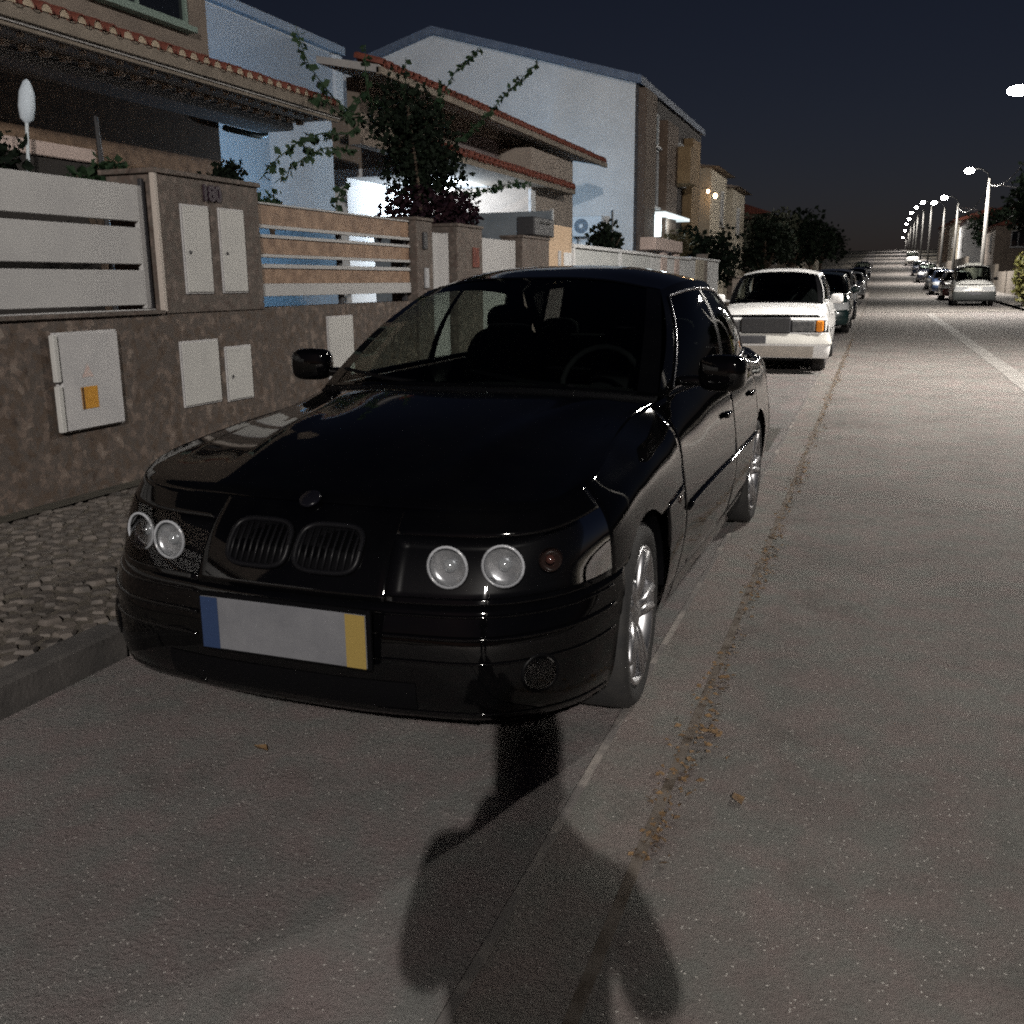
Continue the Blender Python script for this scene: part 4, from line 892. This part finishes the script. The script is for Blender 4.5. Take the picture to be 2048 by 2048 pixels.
    for ay in arch:
        for sg in (1, -1):
            mb = MB(); n = 20; xo = abs(herm(k, P[:, 2, 0], [S_y(ay) if ay > 0 else S_y(0)])[0])-.03; vs_ = []
            for x in (xo, .5):
                for i in range(n+1):
                    a_ = math.pi*(.0 + 1.0*i/n); vs_.append((sg*x, ay+(AR+.002)*math.cos(a_), WR+(AR+.002)*math.sin(a_)))
            mb.add(vs_, [(i, i+1, n+2+i, n+1+i) for i in range(n)] + [tuple(range(n+1, 2*n+2))]); mb.build('wheel_well', black_plastic, t)
    # wheels
    wm = wheel_mat or alloy; ts = tw/2
    tyre = MB().lathe([(WR*.73, -ts*.82), (WR*.84, -ts), (WR*.93, -ts*.97), (WR*.985, -ts*.8), (WR, -ts*.4), (WR, ts*.4), (WR*.985, ts*.8), (WR*.93, ts*.97), (WR*.84, ts), (WR*.73, ts*.82)], (0,0,0), (1,0,0), 36).mesh('wheel', rubber, True)
    rimb = MB().lathe([(WR*.745, ts*.84), (WR*.74, ts*.95), (WR*.705, ts*.93), (WR*.68, ts*.55), (WR*.67, -ts*.8)], (0,0,0), (1,0,0), 36)
    nsp = 5
    if detail:
        for i in range(nsp):
            for d_ in (-.13, .13):
                a_ = 2*math.pi*i/nsp; p = [(ts*.62, .045*math.cos(a_+d_*2.5), .045*math.sin(a_+d_*2.5)), (ts*.78, WR*.36*math.cos(a_+d_*1.1), WR*.36*math.sin(a_+d_*1.1)), (ts*.86, WR*.70*math.cos(a_+d_*1.25), WR*.70*math.sin(a_+d_*1.25))]
                rimb.tube(p, [.020, .017, .018], 6)
        rimb.lathe([(.0, ts*.86), (.035, ts*.84), (.075, ts*.7), (.075, ts*.3)], (0,0,0), (1,0,0), 20)
    else:
        rimb.lathe([(.0, ts*.8), (.06, ts*.8), (WR*.5, ts*.7), (WR*.68, ts*.55)], (0,0,0), (1,0,0), 24)
    rim = rimb.mesh('rim', wm, True)
    disc = MB().lathe([(.0, ts*.1), (WR*.5, ts*.1), (WR*.5, -.02), (0, -.02)], (0,0,0), (1,0,0), 24).mesh('brake_disc', dark_metal)
    for ay in arch:
        xw = abs(herm(k, P[:, 2, 0], [S_y(ay)])[0]) - ts - .018
        for sg in (1, -1):
            o = link('wheel', tyre, t); o.location = (sg*xw, ay, WR); o.rotation_euler = (0, 0, (0 if sg > 0 else math.pi) + (gh.get('steer', 0) if ay == 0 else 0))
            link('rim', rim, o); link('brake_disc', disc, o)
    # cabin
    zb = ws[0][2]
    MB().superell((0, ws[2][1]+.42, zb-.10), (.68, .36, .10), .5, 20, 8).build('dashboard', interior, t, True)
    for sg in (1, -1):
        mb = MB().superell((sg*.36, 1.62, .58), (.25, .28, .10), .6); mb.superell((sg*.36, 1.88, .86), (.24, .09, .34), .6, 16, 10, Matrix.Rotation(-.22, 3, 'X')); mb.superell((sg*.36, 1.97, 1.22), (.13, .05, .09), .7)
        mb.build('front_seat', interior, t, True)
    mb = MB().superell((0, 2.45, .58), (.62, .28, .10), .5); mb.superell((0, 2.75, .82), (.62, .10, .30), .5, 20, 10, Matrix.Rotation(-.3, 3, 'X'))
    for sg in (1, -1): mb.superell((sg*.36, 2.84, 1.14), (.12, .05, .07), .7)
    mb.build('rear_seat', interior, t, True)
    MB().tube([(.36+.185*math.cos(a_), ws[2][1]+.78+.07*math.sin(a_), zb-.02+.17*math.sin(a_)) for a_ in np.linspace(0, 2*math.pi, 22)], .014, 6, False).build('steering_wheel', interior, t, True)
    # mirrors
    my, mz = ws[0][1]+.24, ws[0][2]+.075
    for sg in (1, -1):
        mb = MB().superell((sg*(abs(base[8, 0])+.068), my, mz), (.095, .06, .074), .55, 18, 10, Matrix.Rotation(-sg*.18, 3, 'Z')); mb.superell((sg*(abs(base[8, 0])-.06), my+.01, mz-.035), (.07, .03, .022), .7)
        o = mb.build('wing_mirror', paint if style != 'van' else black_plastic, t, True)
        MB().superell((sg*(abs(base[8, 0])+.078), my+.045, mz), (.078, .02, .057), .5, 14, 8).build('mirror_glass', dark_glass, o, True)
    # door handles and rub strips
    for sg in (1, -1):
        for s_ in (sB-.20, sC-.22):
            p = surf(np.array([s_]), np.array([3.55]))[0, 0]*np.array([sg, 1, 1]); MB().superell((p[0]+sg*.012, p[1], p[2]), (.014, .085, .014), .6, 12, 6).build('door_handle', paint, t, True)
        st_ = [tuple(p*np.array([sg, 1, 1]) + np.array([sg*.004, 0, 0])) for p in surf(np.linspace(sD0+.03, sC-.05, 24), np.array([2.3]))[:, 0]]
        MB().tube(st_, .011, 6).build('rub_strip', black_plastic if style != 'bmw' else paint, t, True)
    # wipers
    if detail:
        for (x0, x1) in ((-.1, -.62), (.45, -.05)):
            y0_ = float(np.interp(abs(x0), [0, .45, .75], [ws[2][1], ws[1][1], ws[0][1]])); MB().tube([(x0, y0_+.02, ws[1][2]+.012), ((x0+x1)/2, y0_+.05, ws[1][2]+.03), (x1, y0_+.16, ws[1][2]+.055)], .008, 5).build('wiper', black_plastic, t)
    # number plates
    return return_t

def frame_on(car, s, tt, sg=1):
    """point, outward normal on the wrap surface"""
    ds = .01; S_ = np.array([s-ds, s, s+ds]); T_ = np.array([tt-.05, tt, tt+.05]); G = car['surf'](S_, T_); N = -inward(G)[1, 1]; p = G[1, 1]
    f = np.array([sg, 1, 1.]); return p*f, N*f
def round_lamp(car, parent, s, tt, sg, r, dep=.022, ring=True, colour=None, tilt=None):
    p, n = frame_on(car, s, tt, sg); n = np.array([n[0]*.35, n[1], n[2]*.1]); n /= np.linalg.norm(n); c = p - n*.018
    MB().lathe([(r, 0), (r*.93, -.012), (r*.7, -dep*.7), (r*.3, -dep), (0, -dep)], c, n, 24).build('lamp_reflector', colour or reflector, parent, True)
    MB().lathe([(r*1.04, -.004), (r*1.06, .006), (r*.95, .008), (r*.93, -.004)], c, n, 24, closed=True).build('lamp_ring', PM('lamp_ring_mat', (.30, .31, .33), rough=.2, spec=.6), parent, True)
    MB().superell(c - n*dep*.9, (r*.34, r*.34, r*.34), 1, 16, 10).build('lamp_projector', PM('projector', (.42, .44, .46), rough=.1, metal=.5, coat=1), parent, True)
    return c

# ---- the black sedan ---------------------------------------------------------
CX, CY = -1.548, 3.165
black = make_car('black_sedan', 'black saloon car with round twin headlights and alloy wheels parked by the stone wall', 'car', (CX, CY, .002), -.022, E39_ST, E39_GH, paint_black, group=None)
bt = black['t']
for i, sg in enumerate((1, -1)):
    h = black['head'][i]
    round_lamp(black, h, black['S_x'](.49), 3.70, sg, .059); round_lamp(black, h, black['S_x'](.655), 3.72, sg, .059)
    p, n = frame_on(black, black['S_x'](.785), 3.70, sg); n = np.array([n[0]*.8, n[1], 0]); n /= np.linalg.norm(n)
    MB().lathe([(.036, 0), (.034, -.012), (.018, -.03), (0, -.032)], p-n*.016, n, 18).build('indicator_bowl', smoked_amber, h, True)
    MB().superell(p-n*.02, (.014, .014, .014), 1, 10, 6).build('indicator_bulb', PM('dull_red', (.06, .025, .02), rough=.15, coat=.5), h, True)
    G = black['surf'](np.linspace(black['sH0'], black['sH1'], 26), np.linspace(3.1, 4.38, 10)); G = G - inward(G)*.001; G[..., 0] *= sg
    grid_mb(G).build('headlight_lens', lens_glass, h, True)
    p, n = frame_on(black, black['S_x'](.735), 1.45, sg)
    fg = MB().lathe([(.062, -.012), (.058, .003), (.050, .003), (.045, -.02), (0, -.02)], p, n, 22).build('fog_lamp', black_plastic, bt, True)
    MB().lathe([(.050, .001), (.042, -.008), (.0, -.018)], p, n, 20).build('fog_reflector', PM('fog_grey', (.34, .33, .32), rough=.3, metal=.3), fg, True)
    MB().lathe([(.050, .003), (.036, .008), (0, .011)], p, n, 20).build('fog_lens', lens_glass, fg, True)
# kidney grille
for sg in (1, -1):
    cxk = sg*.118; zc, hh, hw = .674, .060, .104
    ring = []
    for a in np.linspace(0, 2*math.pi, 33):
        e = .55; x = cxk + hw*math.copysign(abs(math.cos(a))**e, math.cos(a)); z = zc + hh*math.copysign(abs(math.sin(a))**e, math.sin(a))
        tt = float(np.interp(z, [.555, .68, .782], [3, 4, 5])); y = float(herm(np.arange(6.), black['surf'](np.array([black['S_x'](abs(x))]), np.arange(6.))[0], [tt])[0, 1]); ring.append((x, y-.008, z))
    kf = MB().tube(ring, .009, 8, False).build('kidney_grille', PM('grille_frame', (.004, .004, .005), rough=.4, spec=.15), bt, True)
    yb = max(p[1] for p in ring)
    MB().add([(p[0], p[1]+.004, p[2]) for p in ring[:-1]], [tuple(range(32))]).build('grille_back', black_plastic, kf)
    for i in range(9):
        x = cxk - hw*.84 + i*hw*1.68/8
        pts = []
        for z in (zc-hh*.86, zc, zc+hh*.86):
            tt = float(np.interp(z, [.555, .68, .782], [3, 4, 5])); y = float(herm(np.arange(6.), black['surf'](np.array([black['S_x'](abs(x))]), np.arange(6.))[0], [tt])[0, 1]); pts.append((x, y-.012, z))
        MB().tube(pts, .0042, 6).build('grille_slat', PM('slat_mat', (.005, .005, .006), rough=.4, spec=.12), kf, True)
# emblem, plate, intake, bumper strips
p = (0, -.632, .792)
MB().lathe([(.034, 0), (.034, .005), (.03, .008), (0, .010)], p, (0, -.55, .83), 24).build('emblem', PM('emblem_ring', (.004, .004, .006), rough=.25, spec=.2), bt, True)
pl_ = MB().bbox(-.255, .315, -.862, -.842, .365, .545, b=.006).build('number_plate', black_plastic, bt)
MB().bbox(-.245, .305, -.868, -.862, .376, .534, b=.002).build('plate_face', plate_white, pl_); MB().box(-.244, -.185, -.8695, -.868, .377, .533).build('plate_band', plate_blue, pl_); MB().box(.242, .304, -.8695, -.868, .377, .533).build('plate_band', plate_yellow, pl_)
us_ = np.linspace(0, black['S_x'](.42), 20); G = black['surf'](us_, np.linspace(.45, 1.3, 6)); G = np.concatenate([(G[::-1]*np.array([-1, 1, 1]))[:-1], G]); G = G - inward(G)*.003
grid_mb(G).build('lower_intake', black_plastic, bt, True)
for tt in (.32, 1.75, 2.25, 2.72):
    for (a, b_) in ((.30, .86),):
        for sg in (1, -1):
            q = black['surf'](np.linspace(black['S_x'](a), black['S_y'](-.44), 26), np.array([tt]))[:, 0]*np.array([sg, 1, 1.]); MB().tube([tuple(x) for x in q], .005 if tt != 2.25 else .008, 8).build('bumper_strip', paint_black, bt, True)
for sg in (1, -1):
    q, n = frame_on(black, black['S_y'](.52), 2.75, sg); MB().superell(q, (.008, .035, .014), .7, 12, 6).build('side_repeater', amber if False else smoked_amber, bt, True)

# ---- the white sedan ---------------------------------------------------------
white_paint = PM('white_car_paint', (.84, .84, .83), (.80, .80, .79), scale=2, rough=.35, coat=.7)
W_ST = warp_stations(E39_ST, .965, 1.0, -.78, 3.75, 2.80, fin=[.04, .005, 0, .05, .06, .10], zf=[.23, .32, .44, .58, .74, .80], box=.9)
W_GH = dict(ws=[(.735, .66, .965), (.42, .575, .99), (0, .54, .995)], wt=[(.60, 1.30, 1.40), (.36, 1.25, 1.44), (0, 1.24, 1.455)],
            rail=[(.60, 1.30, 1.40), (.62, 1.75, 1.435), (.625, 2.1, 1.44), (.61, 2.4, 1.42), (.58, 2.62, 1.385)], rt=[(.58, 2.62, 1.385), (.36, 2.58, 1.43), (0, 2.56, 1.44)],
            rb=[(.65, 3.1, 1.0), (.4, 3.16, 1.01), (0, 3.18, 1.015)], a=(.05, .43, .46, .76, .775, .86), crown=.02, ridge=.004)
wc = make_car('white_sedan', 'white boxy old saloon car with amber corner indicator parked behind the black car', 'car', (-1.52, 16.1, gz(16)), 0, W_ST, W_GH, white_paint, 2.80, .315, style='boxy', tw=.205, wheel_mat=PM('hub_grey', (.3, .3, .31), rough=.4, metal=.7))
wt = wc['t']; wt.scale = (1.0, 1.0, 1.03); sl = lambda c, x, t_: frame_on(c, c['S_x'](x), t_, 1)[0]
yF = float(sl(wc, .2, 3.6)[1])
gr = MB().bbox(-.36, .36, yF-.035, yF+.05, .575, .80, b=.015).build('grille', dark_metal, wt)
for i in range(7): MB().box(-.345, .345, yF-.04, yF-.034, .592+i*.029, .598+i*.029).build('grille_bar', PM('bar_dark', (.05, .05, .05), rough=.4), gr)
MB().box(-.006, .006, yF-.045, yF-.034, .58, .795).build('grille_spine', PM('bar_dark', (.05, .05, .05)), gr)
for i, sg in enumerate((1, -1)):
    h = wc['head'][i]; lo = sorted((sg*.375, sg*.71))
    MB().bbox(lo[0], lo[1], yF-.02, yF+.06, .60, .755, b=.015).build('headlight_glass', PM('lamp_grey', (.09, .095, .10), (.19, .19, .19), scale=14, rough=.2, coat=.6), h)
    lo = sorted((sg*.72, sg*.825)); MB().bbox(lo[0], lo[1], yF-.012, yF+.12, .60, .755, b=.015).build('indicator', amber, h)
G = wc['surf'](np.linspace(0, wc['S_y'](-.42), 30), np.linspace(1.9, 2.9, 6)); G = np.concatenate([(G[::-1]*np.array([-1, 1, 1]))[:-1], G]); G = G - inward(G)*.02
grid_mb(G).build('bumper_bar', PM('bumper_pale', (.58, .57, .53), rough=.45), wt, True)
yP = float(sl(wc, .1, 2.2)[1]) - .03
pp = MB().bbox(-.50, .02, yP-.015, yP+.012, .435, .545, b=.003).build('number_plate', plate_white, wt)
MB().box(-.499, -.455, yP-.0165, yP-.015, .438, .542).build('plate_band', plate_blue, pp)
G = wc['surf'](np.linspace(0, wc['S_x'](.7), 20), np.linspace(.15, 1.7, 6)); G = np.concatenate([(G[::-1]*np.array([-1, 1, 1]))[:-1], G]); G = G - inward(G)*.004
grid_mb(G).build('bumper_apron', PM('apron_beige', (.40, .37, .33), (.46, .42, .37), scale=6, rough=.6), wt, True)

# ---- other cars ---------------------------------------------------------------
H_GH = dict(ws=[(.735, .45, 1.0), (.42, .33, 1.03), (0, .28, 1.04)], wt=[(.60, 1.15, 1.42), (.36, 1.08, 1.46), (0, 1.06, 1.475)],
            rail=[(.60, 1.15, 1.42), (.63, 1.6, 1.47), (.64, 2.1, 1.475), (.62, 2.6, 1.455), (.59, 2.95, 1.42)], rt=[(.59, 2.95, 1.42), (.36, 2.93, 1.45), (0, 2.92, 1.46)],
            rb=[(.66, 3.28, 1.0), (.4, 3.36, 1.01), (0, 3.38, 1.015)], a=(.05, .40, .43, .70, .715, .90), door=(1.6, 2.45))
H_ST = warp_stations(E39_ST, .97, 1.04, -.78, 3.42, 2.60, box=.2)
S_GH = {**H_GH, **dict(ws=[(.75, .45, 1.12), (.42, .35, 1.15), (0, .31, 1.16)], wt=[(.63, 1.05, 1.56), (.36, 1.0, 1.60), (0, .98, 1.615)], rail=[(.63, 1.05, 1.56), (.66, 1.6, 1.61), (.665, 2.1, 1.615), (.65, 2.7, 1.60), (.62, 3.1, 1.56)], rt=[(.62, 3.1, 1.56), (.36, 3.09, 1.59), (0, 3.08, 1.6)], rb=[(.68, 3.36, 1.12), (.4, 3.42, 1.13), (0, 3.44, 1.135)])}
S_ST = warp_stations(E39_ST, 1.0, 1.17, -.80, 3.5, 2.62, box=.5)
V_GH = dict(ws=[(.72, .28, 1.12), (.42, .17, 1.15), (0, .13, 1.16)], wt=[(.66, .95, 1.70), (.38, .90, 1.76), (0, .88, 1.78)], rail=[(.66, .95, 1.70), (.69, 1.5, 1.76), (.70, 2.2, 1.77), (.69, 2.8, 1.76), (.67, 3.25, 1.73)],
            rt=[(.67, 3.25, 1.73), (.38, 3.25, 1.76), (0, 3.25, 1.77)], rb=[(.70, 3.40, 1.10), (.4, 3.44, 1.11), (0, 3.45, 1.12)], a=(.05, .38, .41, .42, .43, .44), door=(1.45, 2.2))
V_ST = warp_stations(E39_ST, .97, 1.16, -.72, 3.48, 2.70, fin=[.05, .01, 0, .03, .09, .18], box=.6)
teal = PM('teal_car_paint', (.008, .022, .022), rough=.3, coat=.9); navy = PM('navy_car_paint', (.008, .01, .018), rough=.3, coat=.9)
silver = PM('silver_car_paint', (.28, .29, .30), rough=.35, metal=.6, coat=.6); blue_p = PM('blue_car_paint', (.03, .05, .10), rough=.3, coat=.8); wine = PM('wine_car_paint', (.05, .015, .015), rough=.3, coat=.8)
def other(name, label, cat, x, y, st, gh, paint, wb, rear=False, wr=.31, style='x', grp='cars parked along the street', plate=True):
    c = make_car(name, label, cat, (x, y + (wb if rear else 0), gz(y + wb/2) - .0), math.pi if rear else 0, st, gh, paint, wb, wr, group=grp, style=style, detail=False, tw=.2)
    for i, sg in enumerate((1, -1)):
        G = c['surf'](np.linspace(c['sH0'], c['sH1'], 10), np.linspace(3.1, 4.38, 5)); G = G - inward(G)*.004; G[..., 0] *= sg
        grid_mb(G).build('headlight_lens', PM('far_lens', (.45, .46, .47), rough=.15, coat=.8), c['head'][i], True)
        k_ = c['k']; G = c['surf'](np.linspace(k_[-4]+.05, k_[-2]-.05, 8), np.linspace(3.3, 4.6, 5)); G = G - inward(G)*.006; G[..., 0] *= sg
        grid_mb(G).build('tail_light', PM('tail_red', (.25, .01, .01), rough=.2, coat=.8), c['t'], True)
    G = c['surf'](np.linspace(0, c['S_x'](.5), 8), np.linspace(.6, 1.6, 4)); G = np.concatenate([(G[::-1]*np.array([-1, 1, 1]))[:-1], G]); G = G - inward(G)*.004
    grid_mb(G).build('lower_intake', black_plastic, c['t'], True)
    for (yy, s_) in ((float(c['surf'](np.array([.02]), np.array([2.]))[0, 0, 1]), -1), (float(c['surf'](np.array([c['k'][-1]-.02]), np.array([2.6]))[0, 0, 1]), 1)):
        MB().box(-.26, .26, min(yy+s_*.004, yy+s_*.02), max(yy+s_*.004, yy+s_*.02), .50, .61).build('number_plate', plate_white, c['t'])
    return c
other('teal_hatchback', 'dark teal hatchback parked directly behind the white saloon', 'car', -1.45, 27.0, H_ST, H_GH, teal, 2.60)
other('dark_suv', 'black tall car parked before the cross street behind the teal hatchback', 'car', -1.5, 35.5, S_ST, S_GH, navy, 2.62, wr=.34)
other('silver_hatchback', 'silver hatchback parked just past the cross street on the left', 'car', -1.5, 62, H_ST, H_GH, silver, 2.60)
other('dark_hatchback', 'dark hatchback further up behind the silver one', 'car', -1.6, 84, H_ST, H_GH, navy, 2.60)
other('dark_suv', 'dark tall car parked far up on the left of the hill road', 'car', -1.6, 112, S_ST, S_GH, navy, 2.62, wr=.34)
van = other('white_van', 'white compact van with roof bar and dark bumper facing down the street', 'van', 4.18, 51.0, V_ST, V_GH, PM('van_white', (.74, .74, .71), rough=.4, coat=.5), 2.70, style='van')
vt = van['t']
MB().bbox(-.35, .35, 1.3, 1.6, 1.80, 1.92, b=.02).build('roof_bar', PM('roof_bar_pale', (.6, .6, .56), rough=.5), vt)
G = van['surf'](np.linspace(0, van['S_y'](-.42), 24), np.linspace(.1, 2.9, 8)); G = np.concatenate([(G[::-1]*np.array([-1, 1, 1]))[:-1], G]); G = G - inward(G)*.012
grid_mb(G).build('bumper_cover', PM('bumper_dark', (.04, .045, .045), rough=.6), vt, True)
other('wine_hatchback', 'dark car parked right behind the white van', 'car', 4.15, 60, H_ST, H_GH, wine, 2.60)
other('blue_hatchback', 'dark blue car parked second behind the white van', 'car', 4.1, 70, H_ST, H_GH, blue_p, 2.60)
other('silver_hatchback', 'silver car parked third behind the white van', 'car', 4.2, 80, H_ST, H_GH, silver, 2.60)
other('dark_suv', 'dark tall car parked on the right at the foot of the hill', 'car', 4.2, 98, S_ST, S_GH, navy, 2.62, wr=.34)
other('blue_hatchback', 'dark blue car parked on the right on the lower slope', 'car', 4.3, 118, H_ST, H_GH, blue_p, 2.60)
other('white_van', 'white van parked on the right, highest on the hill', 'van', 4.3, 150, V_ST, V_GH, PM('van_white', (.74, .74, .71), rough=.4, coat=.5), 2.70, style='van')

# ------------------------------------------------------------------ the photographer (behind the camera, casts the long shadow)
person = thing('person', 'person in dark clothes holding a phone, throwing the long shadow on the asphalt', 'person', (.175, -.42, 0))
def skin_body(name, verts, edges, mat, parent, root=0):
    me = bpy.data.meshes.new(name); me.from_pydata([v[:3] for v in verts], edges, []); me.materials.append(mat)
    o = link(name, me, parent); sk = o.modifiers.new('skin', 'SKIN'); ss_ = o.modifiers.new('sub', 'SUBSURF'); ss_.levels = 2; ss_.render_levels = 2; sk.use_smooth_shade = True
    for i, v in enumerate(verts): me.skin_vertices[0].data[i].radius = (v[3], v[4] if len(v) > 4 else v[3])
    me.skin_vertices[0].data[root].use_root = True; return o
V = [(0,0,.98,.135,.11), (0,0,1.16,.125,.10), (0,0,1.31,.165,.115), (0,0,1.43,.085,.08), (0,.01,1.53,.075), (0,.03,1.63,.088,.10), (0,.03,1.73,.095,.105), (0,.03,1.81,.06,.07),
     (-.185,0,1.385,.066), (-.215,.02,1.18,.056), (-.20,.20,1.26,.042), (-.19,.32,1.37,.030), (.185,0,1.385,.066), (.225,.02,1.22,.056), (.09,.21,1.26,.042), (-.09,.32,1.36,.030),
     (-.10,0,.90,.10), (-.11,.02,.50,.07), (-.11,0,.10,.048), (-.12,.16,.045,.04), (.10,0,.90,.10), (.11,.02,.50,.07), (.11,0,.10,.048), (.12,.16,.045,.04)]
Ed = [(0,1),(1,2),(2,3),(3,4),(4,5),(5,6),(6,7),(2,8),(8,9),(9,10),(10,11),(2,12),(12,13),(13,14),(14,15),(0,16),(16,17),(17,18),(18,19),(0,20),(20,21),(21,22),(22,23)]
skin_body('body', V, Ed, PM('dark_clothes', (.03, .03, .035), rough=.9), person)
ph = thing('phone', 'black phone held up by the photographer', 'phone', (.0, -.05, 1.40))
MB().bbox(-.036, .036, -.008, .0, -.11, .035, b=.003).build('phone_body', black_plastic, ph)
